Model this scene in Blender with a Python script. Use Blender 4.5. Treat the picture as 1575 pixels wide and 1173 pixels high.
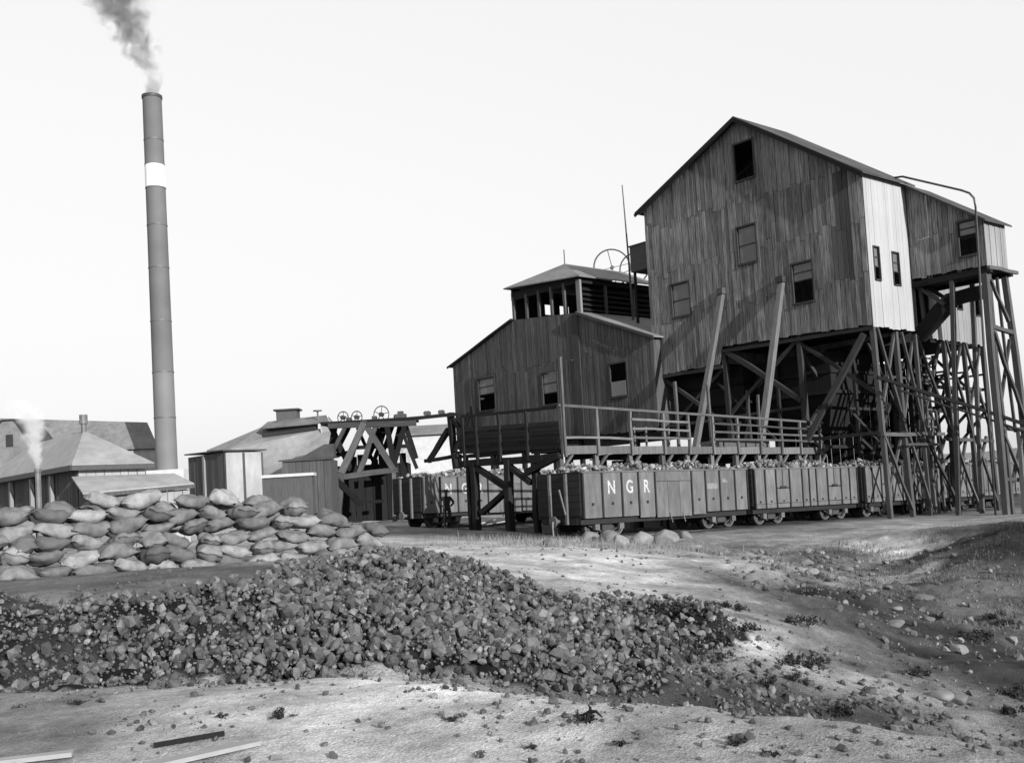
import bpy, bmesh, math, random
import numpy as np
from mathutils import Vector, Matrix, Euler
random.seed(7); rng = np.random.default_rng(7)
for o in list(bpy.data.objects): bpy.data.objects.remove(o)
scn = bpy.context.scene; COL = scn.collection
R = math.radians

# ---------------------------------------------------------------- camera
EYE = 1.5
cd = bpy.data.cameras.new('camera'); cam = bpy.data.objects.new('camera', cd); COL.objects.link(cam)
cd.sensor_width = 36.0; cd.lens = 36.0*1615/1575; cd.clip_start = .1; cd.clip_end = 6000
cd.shift_y = 88.5/1575
pt, rl = R(3.0), R(3.3)
Fw = Vector((0, math.cos(pt), math.sin(pt))); U0 = Vector((0, -math.sin(pt), math.cos(pt))); R0 = Vector((1, 0, 0))
Rx = R0*math.cos(rl) - U0*math.sin(rl); Ux = U0*math.cos(rl) + R0*math.sin(rl)
cm = Matrix(((Rx.x, Ux.x, -Fw.x, 0), (Rx.y, Ux.y, -Fw.y, 0), (Rx.z, Ux.z, -Fw.z, EYE), (0, 0, 0, 1)))
cam.matrix_world = cm; scn.camera = cam

# ---------------------------------------------------------------- sky, sun, exposure
SUN_AZ, SUN_EL = R(-56.2), R(17.0)          # direction towards the sun, measured from +X
to_sun = Vector((math.cos(SUN_EL)*math.cos(SUN_AZ), math.cos(SUN_EL)*math.sin(SUN_AZ), math.sin(SUN_EL)))
w = bpy.data.worlds.new('World'); scn.world = w; w.use_nodes = True
nt = w.node_tree; bg = nt.nodes['Background']
sky = nt.nodes.new('ShaderNodeTexSky'); sky.sky_type = 'NISHITA'; sky.sun_disc = False
sky.sun_elevation = SUN_EL; sky.sun_rotation = math.atan2(to_sun.x, to_sun.y); sky.dust_density = 3.0; sky.air_density = 1.0
sp_ = nt.nodes.new('ShaderNodeSeparateColor')   # blue-sensitive black-and-white plate: the sky as its blue light alone
def wm(op, a, b):
    q = nt.nodes.new('ShaderNodeMath'); q.operation = op; q.inputs[1].default_value = b; nt.links.new(a, q.inputs[0]); return q.outputs[0]
nt.links.new(sky.outputs[0], sp_.inputs[0])     # the plate's shoulder evens out the bright sky
nt.links.new(wm('MULTIPLY', wm('POWER', wm('MULTIPLY', sp_.outputs['Blue'], 1/4.1), .15), 4.2), bg.inputs['Color'])
bg.inputs['Strength'].default_value = 0.13
sl = bpy.data.lights.new('sun', 'SUN'); sl.energy = 4.6; sl.angle = R(.5)
so = bpy.data.objects.new('sun', sl); COL.objects.link(so); so.rotation_euler = (-to_sun).to_track_quat('-Z', 'Y').to_euler()
so.location = (60, -60, 60)
vs = scn.view_settings; vs.view_transform = 'Standard'; vs.look = 'None'; vs.exposure = 0.8; vs.gamma = 1; vs.use_curve_mapping = False
scn.render.engine = 'CYCLES'
try:
    scn.cycles.volume_step_rate = 2.0; scn.cycles.volume_max_steps = 128; scn.cycles.volume_bounces = 1
except Exception: pass

# ---------------------------------------------------------------- materials (all grey)
MATS = {}
def M(name, val, var=.25, obj=0., sc=(1, 1, 1), ns=3.0, rough=.85, bump=0., spec=.25, big=0., bigs=.25, bumps=None, metal=0., attr=None):
    if name in MATS: return MATS[name]
    m = bpy.data.materials.new(name); m.use_nodes = True; MATS[name] = m
    t = m.node_tree; b = t.nodes['Principled BSDF']; L = t.links.new
    b.inputs['Roughness'].default_value = rough; b.inputs['Specular IOR Level'].default_value = spec; b.inputs['Metallic'].default_value = metal
    tc = t.nodes.new('ShaderNodeTexCoord'); oi = t.nodes.new('ShaderNodeObjectInfo')
    off = t.nodes.new('ShaderNodeMath'); off.operation = 'MULTIPLY'; off.inputs[1].default_value = 37.; L(oi.outputs['Random'], off.inputs[0])
    ad = t.nodes.new('ShaderNodeVectorMath'); ad.operation = 'ADD'; L(tc.outputs['Object'], ad.inputs[0]); L(off.outputs[0], ad.inputs[1])
    mp = t.nodes.new('ShaderNodeMapping'); mp.inputs['Scale'].default_value = sc; L(ad.outputs[0], mp.inputs['Vector'])
    n = t.nodes.new('ShaderNodeTexNoise'); n.inputs['Scale'].default_value = ns; n.inputs['Detail'].default_value = 6; n.inputs['Roughness'].default_value = .62
    L(mp.outputs[0], n.inputs['Vector'])
    mr = t.nodes.new('ShaderNodeMapRange'); mr.inputs[1].default_value = .28; mr.inputs[2].default_value = .72
    mr.inputs[3].default_value = val*(1-var); mr.inputs[4].default_value = val*(1+var); L(n.outputs['Fac'], mr.inputs[0])
    out = mr.outputs[0]
    def mul(sock):
        q = t.nodes.new('ShaderNodeMath'); q.operation = 'MULTIPLY'; L(out, q.inputs[0]); L(sock, q.inputs[1]); return q.outputs[0]
    if obj:
        r2 = t.nodes.new('ShaderNodeMapRange'); r2.inputs[3].default_value = 1-obj; r2.inputs[4].default_value = 1+obj
        L(oi.outputs['Random'], r2.inputs[0]); out = mul(r2.outputs[0])
    if attr:
        an_ = t.nodes.new('ShaderNodeAttribute'); an_.attribute_name = attr; out = mul(an_.outputs['Fac'])
    if big:
        ge = t.nodes.new('ShaderNodeNewGeometry'); n2 = t.nodes.new('ShaderNodeTexNoise'); n2.inputs['Scale'].default_value = bigs; n2.inputs['Detail'].default_value = 5
        L(ge.outputs['Position'], n2.inputs['Vector'])
        r3 = t.nodes.new('ShaderNodeMapRange'); r3.inputs[1].default_value = .3; r3.inputs[2].default_value = .7
        r3.inputs[3].default_value = 1-big; r3.inputs[4].default_value = 1+big; L(n2.outputs['Fac'], r3.inputs[0]); out = mul(r3.outputs[0])
    L(out, b.inputs['Base Color'])
    if bump:
        bn = t.nodes.new('ShaderNodeBump'); bn.inputs['Strength'].default_value = 1.; bn.inputs['Distance'].default_value = bump
        src = n
        if bumps:
            src = t.nodes.new('ShaderNodeTexNoise'); src.inputs['Scale'].default_value = bumps; src.inputs['Detail'].default_value = 5; L(tc.outputs['Object'], src.inputs['Vector'])
        L(src.outputs['Fac'], bn.inputs['Height']); L(bn.outputs[0], b.inputs['Normal'])
    return m

GRAIN = (13, 13, .5)
m_board   = M('weathered_boards', .125, .95, .26, GRAIN, 2.4, .9, .004, .15, .22, .35)
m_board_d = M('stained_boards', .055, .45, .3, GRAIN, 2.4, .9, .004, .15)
m_boardS  = M('dark_house_boards', .06, .7, .22, GRAIN, 2.2, .9, .004, .15, .2, .3)
m_white   = M('whitewashed_boards', .27, .14, .08, GRAIN, 2.0, .8, .002, .2, .05, .4)
m_pale    = M('pale_boards', .17, .18, .12, GRAIN, 2.0, .85, .002, .2, .12, .4)
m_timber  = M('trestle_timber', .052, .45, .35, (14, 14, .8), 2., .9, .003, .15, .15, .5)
m_timberm = M('shaded_timber', .026, .45, .35, (14, 14, .8), 2., .9, .003, .1)  # trestle timber again, with the shade under the house put into its colour
m_rail    = M('rail_timber', .085, .4, .3, (14, 14, .8), 2., .9, .003, .15)
m_timberd = M('dark_timber', .01, .4, .35, (14, 14, .8), 2., .9, .003, .15)  # near-black: under the house this timber carries its shade in the colour
m_rooft   = M('tarred_roof', .045, .3, .0, (1, 1, 1), 1.5, .9, .004, .15, .25, .5)
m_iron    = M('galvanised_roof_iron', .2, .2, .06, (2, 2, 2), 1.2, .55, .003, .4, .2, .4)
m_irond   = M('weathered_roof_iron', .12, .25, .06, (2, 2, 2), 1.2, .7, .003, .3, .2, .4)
m_wall    = M('pale_and_sunlit_wall', .24, .15, .0, (2, 2, .6), 1.5, .85, .003, .2, .15, .5)  # on sun-facing shed sides, sunlight is put into this paler colour
m_walld   = M('dark_and_shaded_boards', .06, .35, .2, GRAIN, 2., .9, .003, .15)  # on shed sides turned from the sun, shade is put into the colour
m_conc    = M('white_concrete', .36, .12, .0, (1, 1, 1), 2., .8, .003, .2)
m_pane    = M('dusty_pane', .1, .2, .15, (1, 1, 1), 3., .35, 0, .4)
m_frame   = M('window_frame_wood', .03, .3, .2, (3, 3, 3), 2., .8)
m_steel   = M('dark_iron', .03, .3, .15, (1, 1, 1), 4., .6, 0, .4)
m_steelp  = M('worn_iron', .08, .3, .15, (1, 1, 1), 4., .55, 0, .4)
m_wagon   = M('wagon_paint', .085, .32, .12, (2.5, 2.5, .7), 2., .7, .002, .3, .1, .6)
m_wrib    = M('rib_iron_and_shade', .013, .3, .1, (1, 1, 1), 3., .75, 0, .25)  # near-black; on the wagon ends it stands in for their shade
m_letter  = M('white_lettering', .3, .45, 0, (1, 1, 1), 9., .8)
m_fade    = M('faded_lettering', .14, .4, 0, (1, 1, 1), 9., .8)
m_coal    = M('coal_lumps', .06, .5, .45, (1, 1, 1), 5., .6, .004, .45)
m_load    = M('coal_load', .1, .4, .1, (1, 1, 1), 6., .55, .0, .5, attr='lt')
m_sack    = M('sackcloth', .12, .4, .32, (1, 1, 1), 6., .95, .006, .1, .08, 1.2, 30.)
m_sackl   = M('pale_sackcloth', .17, .35, .15, (1, 1, 1), 6., .95, .006, .1, .0, 1.2, 30.)
m_sackd   = M('dark_sackcloth', .085, .2, .2, (1, 1, 1), 6., .95, .006, .1, .0, 1.2, 30.)
m_stack   = M('sooty_stack_plate', .095, .04, .03, (1, 1, .25), .9, .75, .002, .25, .14, .35)
m_stackb  = M('hazed_stack_plate', .115, .04, .02, (1, 1, .25), .9, .7, .003, .3, .15, .3)  # lower stack sections, paler with haze put into the plate colour
m_band    = M('white_band_paint', .6, .05, 0, (1, 1, 1), 1., .7)
m_rock    = M('pale_stone', .13, .25, .25, (1, 1, 1), 5., .9, .01, .2)
m_rockd   = M('dark_stone', .08, .3, .3, (1, 1, 1), 5., .9, .01, .2)
m_shrub   = M('shrub_leaves', .02, .4, .25, (1, 1, 1), 9., .8, 0, .2)
m_grass   = M('dry_grass', .17, .4, 0, (1, 1, 1), 3., .9, 0, .1, .3, 2.)
m_cloth   = M('dark_clothing', .008, .3, .0, (1, 1, 1), 4., .95)
m_skin    = M('skin', .08, .1, 0, (1, 1, 1), 4., .6)
m_hat     = M('felt_hat', .01, .2, 0, (1, 1, 1), 4., .9)
m_plank   = M('bleached_plank', .22, .15, .1, (.6, 8, 8), 2., .8, .003)
m_glassd  = M('dark_window', .02, .2, 0, (1, 1, 1), 2., .3, 0, .4)
m_hill    = M('far_hill', .14, .25, 0, (1, 1, 1), .02, .95)

# ---------------------------------------------------------------- object helpers
REF = {}
def props(o, label=None, cat=None, group=None, kind=None):
    if label: o['label'] = label
    if cat: o['category'] = cat
    if group: o['group'] = group
    if kind: o['kind'] = kind
    return o
AA = R(40); DD = np.array([math.cos(AA), math.sin(AA)]); NN = np.array([-math.sin(AA), math.cos(AA)]); T0 = np.array([2.4, 37.0])
def TW(s, q): return T0 + DD*s + NN*q             # yard frame (along the rails, across the rails) -> world
def thing(name, label, cat, base=(0, 0, 0), yard=True, group=None, rot=None):
    o = bpy.data.objects.new(name, None); COL.objects.link(o); o.empty_display_size = .3
    if yard:
        p = TW(base[0], base[1]); o.location = (p[0], p[1], base[2]); o.rotation_euler = (0, 0, AA)
    else:
        o.location = base; o.rotation_euler = (0, 0, rot or 0)
    REF[o] = np.array(base, float) if (yard or rot is None) else np.zeros(3)
    return props(o, label, cat, group)
def mesh(name, V, Fc, mat, parent=None, smooth=False, label=None):
    V = np.asarray(V, float); lo = V.min(0); hi = V.max(0); org = np.array([(lo[0]+hi[0])/2, (lo[1]+hi[1])/2, lo[2]])
    me = bpy.data.meshes.new(name); me.from_pydata((V-org).tolist(), [], Fc); me.materials.append(mat)
    if smooth: me.polygons.foreach_set('use_smooth', [True]*len(me.polygons))
    o = bpy.data.objects.new(name, me); COL.objects.link(o)
    if parent is not None:
        o.parent = parent; o.location = (org-REF[parent]).tolist()
    else: o.location = org.tolist()
    REF[o] = org
    if label: o['label'] = label
    return o
class MB:
    def __init__(s): s.V = []; s.F = []; s.one = None
    def add(s, V, F):
        n = len(s.V); s.V += [tuple(map(float, v)) for v in V]; s.F += [[i+n for i in f] for f in F]; return s
    def box(s, a, b):
        (x0, y0, z0), (x1, y1, z1) = a, b
        return s.add([(x0,y0,z0),(x1,y0,z0),(x1,y1,z0),(x0,y1,z0),(x0,y0,z1),(x1,y0,z1),(x1,y1,z1),(x0,y1,z1)], BF)
    def beam(s, p, q, w, h=None, up=(0, 0, 1)):
        h = h or w; p = np.array(p, float); q = np.array(q, float); d = q-p; d /= np.linalg.norm(d)
        u = np.array(up, float)
        if abs(d@u) > .97: u = np.array((1., 0, 0))
        a = np.cross(d, u); a /= np.linalg.norm(a); c = np.cross(a, d)
        s.one = (p, q, a, c, d, w, h)
        V = [e + a*w/2*i + c*h/2*j for e in (p, q) for i, j in ((-1,-1),(1,-1),(1,1),(-1,1))]
        return s.add(V, BF2)
    def tube(s, pts, r, n=8, cap=True):
        pts = [np.array(p, float) for p in pts]; V = []; F = []
        rs = r if hasattr(r, '__len__') else [r]*len(pts)
        for k, p in enumerate(pts):
            d = pts[min(k+1, len(pts)-1)] - pts[max(k-1, 0)]; d /= np.linalg.norm(d)
            u = np.array((0, 0, 1.)) if abs(d[2]) < .95 else np.array((1., 0, 0))
            a = np.cross(d, u); a /= np.linalg.norm(a); c = np.cross(a, d)
            for i in range(n):
                t = 2*math.pi*i/n; V.append(p + a*math.cos(t)*rs[k] + c*math.sin(t)*rs[k])
        for k in range(len(pts)-1):
            for i in range(n):
                j = (i+1) % n; F.append([k*n+i, k*n+j, (k+1)*n+j, (k+1)*n+i])
        if cap: F += [list(range(n))[::-1], [(len(pts)-1)*n+i for i in range(n)]]
        return s.add(V, F)
    def ring(s, c, ax, r, t, n=28, m=6):
        ax = np.array(ax, float); ax /= np.linalg.norm(ax); u = np.array((0, 0, 1.)) if abs(ax[2]) < .9 else np.array((1., 0, 0))
        a = np.cross(ax, u); a /= np.linalg.norm(a); b = np.cross(ax, a); V = []; F = []; c = np.array(c, float)
        for i in range(n):
            th = 2*math.pi*i/n; dr = a*math.cos(th)+b*math.sin(th)
            for j in range(m):
                ph = 2*math.pi*j/m; V.append(c + dr*(r+t*math.cos(ph)) + ax*t*math.sin(ph))
        for i in range(n):
            for j in range(m):
                F.append([i*m+j, ((i+1)%n)*m+j, ((i+1)%n)*m+(j+1)%m, i*m+(j+1)%m])
        return s.add(V, F)
    def prism(s, poly, d):                         # poly: 3-D points, d: offset vector
        n = len(poly); P = [np.array(p, float) for p in poly]; d = np.array(d, float)
        V = P + [p+d for p in P]
        F = [list(range(n))[::-1], [n+i for i in range(n)]] + [[i, (i+1)%n, n+(i+1)%n, n+i] for i in range(n)]
        return s.add(V, F)
    def build(s, name, mat, parent=None, smooth=False, label=None):
        if s.one and len(s.V) == 8 and name != 'wall_frame' and parent is not None:   # a lone timber: mesh along its own grain, a little crooked
            p, q, a, c, d, w, h = s.one; Ln = float(np.linalg.norm(q-p)); V = []; n = 4 if Ln > 1.5 else 2
            for k in range(n):
                f = k/(n-1); dx, dy = (random.uniform(-1, 1)*min(.012*Ln, .035) if 0 < k < n-1 else 0 for _ in (0, 1)); sc = random.uniform(.9, 1.06)
                V += [(dx+h/2*j*sc, dy+w/2*i*sc, Ln*f) for i, j in ((-1,-1),(-1,1),(1,1),(1,-1))]
            F = [[0,1,2,3][::-1], [4*n-4+i for i in range(4)]]+[[4*k+i, 4*k+(i+1)%4, 4*k+4+(i+1)%4, 4*k+4+i] for k in range(n-1) for i in range(4)]
            me = bpy.data.meshes.new(name); me.from_pydata(V, [], F); me.materials.append(mat); o = bpy.data.objects.new(name, me); COL.objects.link(o)
            o.parent = parent; o.location = (p-REF[parent]).tolist(); REF[o] = p
            o.rotation_euler = Matrix([[c[i], a[i], d[i]] for i in range(3)]).to_euler()
            if label: o['label'] = label
            return o
        return mesh(name, s.V, s.F, mat, parent, smooth, label)
BF = [[0,3,2,1],[4,5,6,7],[0,1,5,4],[1,2,6,5],[2,3,7,6],[3,0,4,7]]
BF2 = [[3,2,1,0],[4,5,6,7],[0,1,5,4],[1,2,6,5],[2,3,7,6],[3,0,4,7]]
ORD = ['first','second','third','fourth','fifth','sixth','seventh','eighth','ninth','tenth','eleventh','twelfth','thirteenth','fourteenth','fifteenth','sixteenth','seventeenth','eighteenth','nineteenth','twentieth','twenty-first','twenty-second','twenty-third','twenty-fourth','twenty-fifth']

def vnoise(x, y, seed=0):                          # smooth value noise 0..1
    xi = np.floor(x).astype(np.int64); yi = np.floor(y).astype(np.int64); fx = x-xi; fy = y-yi
    fx = fx*fx*(3-2*fx); fy = fy*fy*(3-2*fy)
    def h(a, b):
        n = (a*374761393 + b*668265263 + seed*974711) & 0x7fffffff; n = (n ^ (n >> 13))*1274126177 & 0x7fffffff
        return ((n ^ (n >> 16)) & 0xffff)/65535.
    return (h(xi,yi)*(1-fx)+h(xi+1,yi)*fx)*(1-fy) + (h(xi,yi+1)*(1-fx)+h(xi+1,yi+1)*fx)*fy
def fbm(x, y, f, o=4, seed=0):
    t = 0; a = .5
    for i in range(o): t = t + a*vnoise(x*f+13.1*i, y*f-7.7*i, seed+i); f *= 2.03; a *= .5
    return t/(1-.5**o)
PTS=[(-3.54, 7.1, -0.09), (-5.16, 10.4, -0.14), (-5.42, 11.0, -0.45), (-5.84, 11.8, 0.09), (-6.31, 12.8, 0.52), (-9.11, 18.5, 0.5), (-2.2, 7.0, -0.14), (-3.18, 10.2, -0.13), (-3.32, 10.8, -0.35), (-3.59, 11.6, 0.13), (-3.89, 12.6, 0.48), (-6.3, 20.5, 0.36), (-1.54, 6.9, -0.15), (-2.2, 10.0, -0.12), (-2.31, 10.7, -0.4), (-2.61, 12.0, 0.17), (-3.23, 15.0, 0.53), (-4.64, 21.6, 0.32), (-0.9, 6.8, -0.17), (-1.28, 10.0, -0.15), (-1.33, 10.8, -0.45), (-1.49, 11.8, -0.16), (-1.68, 13.5, 0.18), (-2.13, 17.5, 0.7), (-2.4, 19.5, 0.35), (-3.08, 25.0, 0.3), (-5.29, 44.0, 0.49), (-0.27, 6.6, -0.15), (-0.35, 9.6, -0.22), (-0.32, 10.3, -0.7), (-0.4, 11.5, -0.17), (-0.43, 13.5, 0.11), (-0.47, 15.5, 0.38), (-0.54, 17.5, 0.08), (-0.73, 25.0, 0.15), (-1.12, 40.0, 0.19), (0.21, 6.5, -0.15), (0.32, 8.8, -0.24), (0.41, 9.6, -0.9), (0.47, 12.0, -0.3), (0.6, 14.5, -0.06), (0.73, 17.0, 0.09), (1.07, 24.0, 0.1), (1.63, 36.0, -0.12), (0.71, 6.3, -0.13), (0.92, 8.0, -0.17), (1.23, 10.0, -1.0), (1.4, 12.0, -0.79), (1.68, 14.2, -0.69), (1.93, 16.0, -0.48), (2.41, 19.7, -0.34), (3.24, 26.0, -0.14), (4.71, 37.5, -0.22), (1.07, 6.2, -0.13), (1.37, 7.8, -0.2), (1.62, 8.8, -1.2), (2.22, 12.5, -0.85), (2.52, 14.0, -0.71), (2.91, 16.0, -0.54), (3.68, 20.0, -0.44), (4.83, 26.0, -0.39), (1.58, 6.0, -0.1), (1.94, 7.3, -0.21), (2.26, 8.2, -1.4), (3.49, 13.0, -1.25), (4.21, 15.5, -1.03), (4.93, 18.0, -0.89), (6.65, 24.0, -0.66), (8.92, 32.0, -0.6), (2.1, 5.9, -0.11), (2.43, 6.8, -0.2), (2.87, 7.8, -1.6), (4.66, 13.0, -1.47), (5.41, 15.0, -1.48), (6.36, 17.5, -1.45), (7.68, 21.0, -1.4), (9.57, 26.0, -1.3), (11.1, 30.0, -1.0), (13.39, 36.0, -0.5), (2.54, 5.7, -0.08), (2.82, 6.3, -0.16), (3.31, 7.2, -1.8), (6.07, 13.5, -1.66), (7.72, 17.0, -1.66), (9.6, 21.0, -1.64), (10.58, 23.0, -1.1), (12.54, 27.0, -0.1), (14.87, 32.0, -0.22), (-18.71, 31.04, 0.424), (-21.6, 34.49, 0.586), (-25.78, 39.47, 0.82), (-12.58, 36.18, 0.288), (-15.47, 39.63, 0.45), (-19.65, 44.61, 0.684), (-7.22, 40.68, 0.169), (-10.11, 44.13, 0.331), (-14.29, 49.11, 0.565), (5.35, 36.6, -0.353), (3.23, 39.13, -0.234), (0.72, 42.12, -0.094), (-1.85, 45.18, 0.05), (-4.75, 48.63, 0.212), (-8.92, 53.61, 0.446), (11.47, 41.74, -0.489), (9.35, 44.27, -0.37), (6.85, 47.26, -0.23), (4.28, 50.32, -0.086), (1.38, 53.77, 0.076), (-2.8, 58.75, 0.31), (17.6, 46.88, -0.625), (15.48, 49.41, -0.506), (12.97, 52.4, -0.366), (10.4, 55.46, -0.222), (7.51, 58.91, -0.06), (3.33, 63.89, 0.174), (25.26, 53.31, -0.795), (23.14, 55.84, -0.676), (20.64, 58.83, -0.536), (18.06, 61.89, -0.392), (15.17, 65.34, -0.23), (10.99, 70.32, 0.004), (38.29, 64.24, -0.999), (36.16, 66.77, -0.88), (33.66, 69.76, -0.74), (31.09, 72.82, -0.596), (28.19, 76.27, -0.434), (24.02, 81.25, -0.2), (-10.0, 25.0, 0.45), (-16.0, 22.0, 0.5), (-16.0, 30.0, 0.5), (-20.0, 40.0, 0.5), (-10.0, 38.0, 0.5), (-8.0, 30.0, 0.45), (-14.0, 12.0, 0.5), (-14.0, 9.0, -0.1), (-8.0, 5.0, -0.2), (0.0, 3.0, -0.2), (3.0, 3.0, -0.2), (-30.0, 60.0, 0.6), (-40.0, 80.0, 0.6), (-10.0, 62.0, 0.6), (0.0, 75.0, 0.6), (30.0, 80.0, 0.0), (60.0, 60.0, -0.9), (34.0, 46.0, -0.9), (14.0, 20.0, -1.9), (14.0, 13.0, -1.9), (8.0, 8.0, -2.0), (20.0, 27.0, -0.6), (30.0, 30.0, -0.5), (30.0, 15.0, -1.8), (12.0, 6.0, -1.6), (6.0, 3.0, -0.6), (-40.0, 30.0, 0.5), (-40.0, 10.0, 0.3), (0.0, -20.0, -0.2), (40.0, -20.0, -1.5), (-40.0, -20.0, 0.0), (60.0, 20.0, -1.5), (0.0, 110.0, 0.3), (-60.0, 110.0, 0.5), (70.0, 110.0, -0.5)]
HEAP= [(-6.88, 12.97), (-5.14, 12.82), (-3.89, 12.61), (-3.41, 13.84), (-3.2, 14.89), (-2.63, 16.57), (-2.11, 17.38), (-1.59, 21.79), (-0.47, 15.4), (0.6, 14.47), (1.59, 16.36), (2.56, 17.53), (3.0, 16.48), (3.09, 15.1), (2.09, 13.48), (1.42, 12.19), (0.83, 11.29), (0.28, 11.17), (-0.33, 11.14), (-1.16, 11.23), (-2.1, 11.14), (-3.71, 10.84), (-4.51, 10.39), (-5.9, 11.08)]
TONE= [(-7.25, 14.71, 0.2), (-5.16, 13.96, 0.2), (-3.74, 15.22, 0.2), (-2.73, 8.74, 0.5), (-3.45, 8.53, 0.35), (-3.34, 7.66, 0.33), (-1.95, 7.72, 0.52), (-1.09, 8.44, 0.6), (-1.24, 7.72, 0.5), (-0.3, 8.02, 0.55), (0.37, 7.06, 0.5), (0.76, 6.67, 0.4), (1.32, 6.46, 0.38), (1.83, 6.19, 0.38), (-3.06, 33.94, 0.5), (-0.73, 24.88, 0.5), (0.72, 22.63, 0.5), (1.19, 19.36, 0.5), (2.64, 21.43, 0.5), (4.41, 23.8, 0.55), (5.45, 23.29, 0.6), (4.7, 29.11, 0.35), (7.3, 33.58, 0.3), (11.02, 39.4, 0.25), (5.56, 35.65, 0.3), (1.7, 17.38, 0.48), (3.61, 19.66, 0.42), (4.32, 18.64, 0.4), (5.77, 21.91, 0.12), (6.47, 21.58, 0.1), (6.86, 20.83, 0.12), (3.7, 16.48, 0.45), (3.6, 15.31, 0.6), (3.32, 15.7, 0.55), (4.22, 15.52, 0.36), (5.23, 15.76, 0.3), (5.96, 15.22, 0.28), (3.78, 14.02, 0.5), (4.42, 13.9, 0.48), (5.21, 13.78, 0.4), (2.48, 13.03, 0.14), (3.13, 13.12, 0.16), (3.86, 12.94, 0.2), (1.79, 12.19, 0.14), (1.01, 11.74, 0.14), (5.19, 12.76, 0.38), (4.57, 12.76, 0.3), (10.37, 30.55, 0.36), (11.33, 31.09, 0.6), (10.14, 31.54, 0.4), (10.33, 27.07, 0.45), (11.12, 27.73, 0.1), (12.84, 29.68, 0.12), (11.91, 25.75, 0.12), (13.16, 32.2, 0.12), (15.8, 36.4, 0.35), (13.78, 37.03, 0.42), (7.97, 28.72, 0.2), (9.58, 31.0, 0.2), (7.64, 24.4, 0.4), (8.35, 23.89, 0.25), (7.87, 21.49, 0.2), (9.64, 22.51, 0.26), (10.59, 23.02, 0.28), (8.6, 20.77, 0.22), (7.66, 18.04, 0.18), (6.96, 15.19, 0.15), (6.88, 17.74, 0.2), (-0.85, 38.44, 0.4), (-4.59, 42.4, 0.5), (9.3, 20.38, 0.24), (-5.85, 31.99, 0.3)]
SHRUB= [(3.39, 17.68), (3.61, 17.71), (2.82, 16.3), (2.29, 15.82), (2.72, 15.04), (3.23, 15.49), (2.02, 13.87), (2.21, 13.72), (2.49, 13.66), (3.87, 14.47), (2.96, 13.09), (3.43, 13.51), (3.59, 14.41), (3.64, 12.49), (1.24, 6.43), (1.41, 6.19), (0.4, 7.12), (8.15, 20.89), (9.61, 21.04), (9.45, 21.37), (6.56, 14.35), (6.09, 13.54), (5.59, 15.22), (8.09, 19.03), (4.45, 17.23), (-3.87, 9.16), (-2.32, 8.05), (-1.85, 7.93), (0.02, 6.82), (-0.52, 7.51), (0.56, 6.61)]
ROCK= [(8.66, 29.86), (8.55, 28.87), (8.17, 23.59), (7.41, 22.42), (7.6, 21.46), (6.86, 19.51), (7.32, 17.89), (5.43, 13.96), (5.63, 13.99), (8.52, 27.67), (7.95, 28.06), (8.56, 22.57), (8.01, 20.86), (9.05, 27.25), (6.64, 23.98), (7.64, 28.15)]
PIT= [((-9.27, 56.5, 3.17), (-7.92, 56.5, 5.8), 0.42), ((-7.92, 56.5, 5.8), (-6.44, 56.5, 3.18), 0.36), ((-8.33, 56.5, 3.08), (-7.22, 56.5, 5.76), 0.3), ((-6.5, 56.5, 3.19), (-5.64, 56.5, 5.74), 0.28), ((-6.72, 56.5, 5.8), (-6.43, 56.5, 3.25), 0.34), ((-9.86, 56.5, 4.01), (-8.91, 56.5, 5.68), 0.24), ((-9.97, 59.5, 4.45), (-9.07, 59.5, 6.07), 0.24), ((-5.49, 59.5, 3.83), (-6.05, 59.5, 5.97), 0.3), ((-8.22, 59.5, 3.98), (-7.23, 59.5, 5.89), 0.26), ((-6.64, 59.5, 5.93), (-7.52, 59.5, 3.94), 0.26), ((-9.85, 56.5, 5.73), (-5.11, 56.5, 5.64), 0.35), ((-10.37, 59.5, 5.96), (-5.38, 59.5, 5.93), 0.35), ((-10.52, 56.5, 2.86), (-6.23, 56.5, 3.17), 0.34), ((-7.92, 56.5, 5.8), (-8.11, 59.5, 6.09), 0.3), ((-5.74, 56.5, 5.67), (-5.9, 59.5, 5.96), 0.3), ((-9.57, 56.5, 2.87), (-8.28, 56.5, 1.43), 0.36), ((-9.75, 56.5, 2.67), (-10.14, 56.5, 1.3), 0.28), ((-8.21, 56.5, 2.83), (-8.45, 56.5, 1.34), 0.3), ((-8.77, 56.5, 2.76), (-8.68, 56.5, 0.93), 0.3), ((-6.44, 56.5, 3.18), (-6.53, 56.5, 0.74), 0.26), ((-9.27, 56.5, 3.17), (-9.56, 56.5, 0.98), 0.34), ((-8.41, 56.5, 1.51), (-7.08, 56.5, 1.54), 0.2)]

# ---------------------------------------------------------------- ground
PTS = np.array(PTS); TONE = np.array(TONE); HP = np.array(HEAP)
def rfit(P, v):
    r = np.sqrt(((P[:,None]-P[None])**2).sum(-1)); n = len(P); A = np.zeros((n+1, n+1)); A[:n,:n] = -r-np.eye(n)*.02; A[n,:n] = 1; A[:n,n] = 1
    return np.linalg.solve(A, np.r_[v, 0])
WT = rfit(PTS[:,:2], PTS[:,2]); WC = rfit(TONE[:,:2], TONE[:,2])
def reval(P, wt, X, Y):
    r = np.sqrt((X[:,None]-P[None,:,0])**2 + (Y[:,None]-P[None,:,1])**2); return -r@wt[:-1]+wt[-1]
def inpoly(X, Y, P):
    c = np.zeros(len(X), bool); j = len(P)-1
    for i in range(len(P)):
        xi, yi = P[i]; xj, yj = P[j]
        c ^= ((yi > Y) != (yj > Y)) & (X < (xj-xi)*(Y-yi)/((yj-yi) or 1e-9)+xi); j = i
    return c
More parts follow.
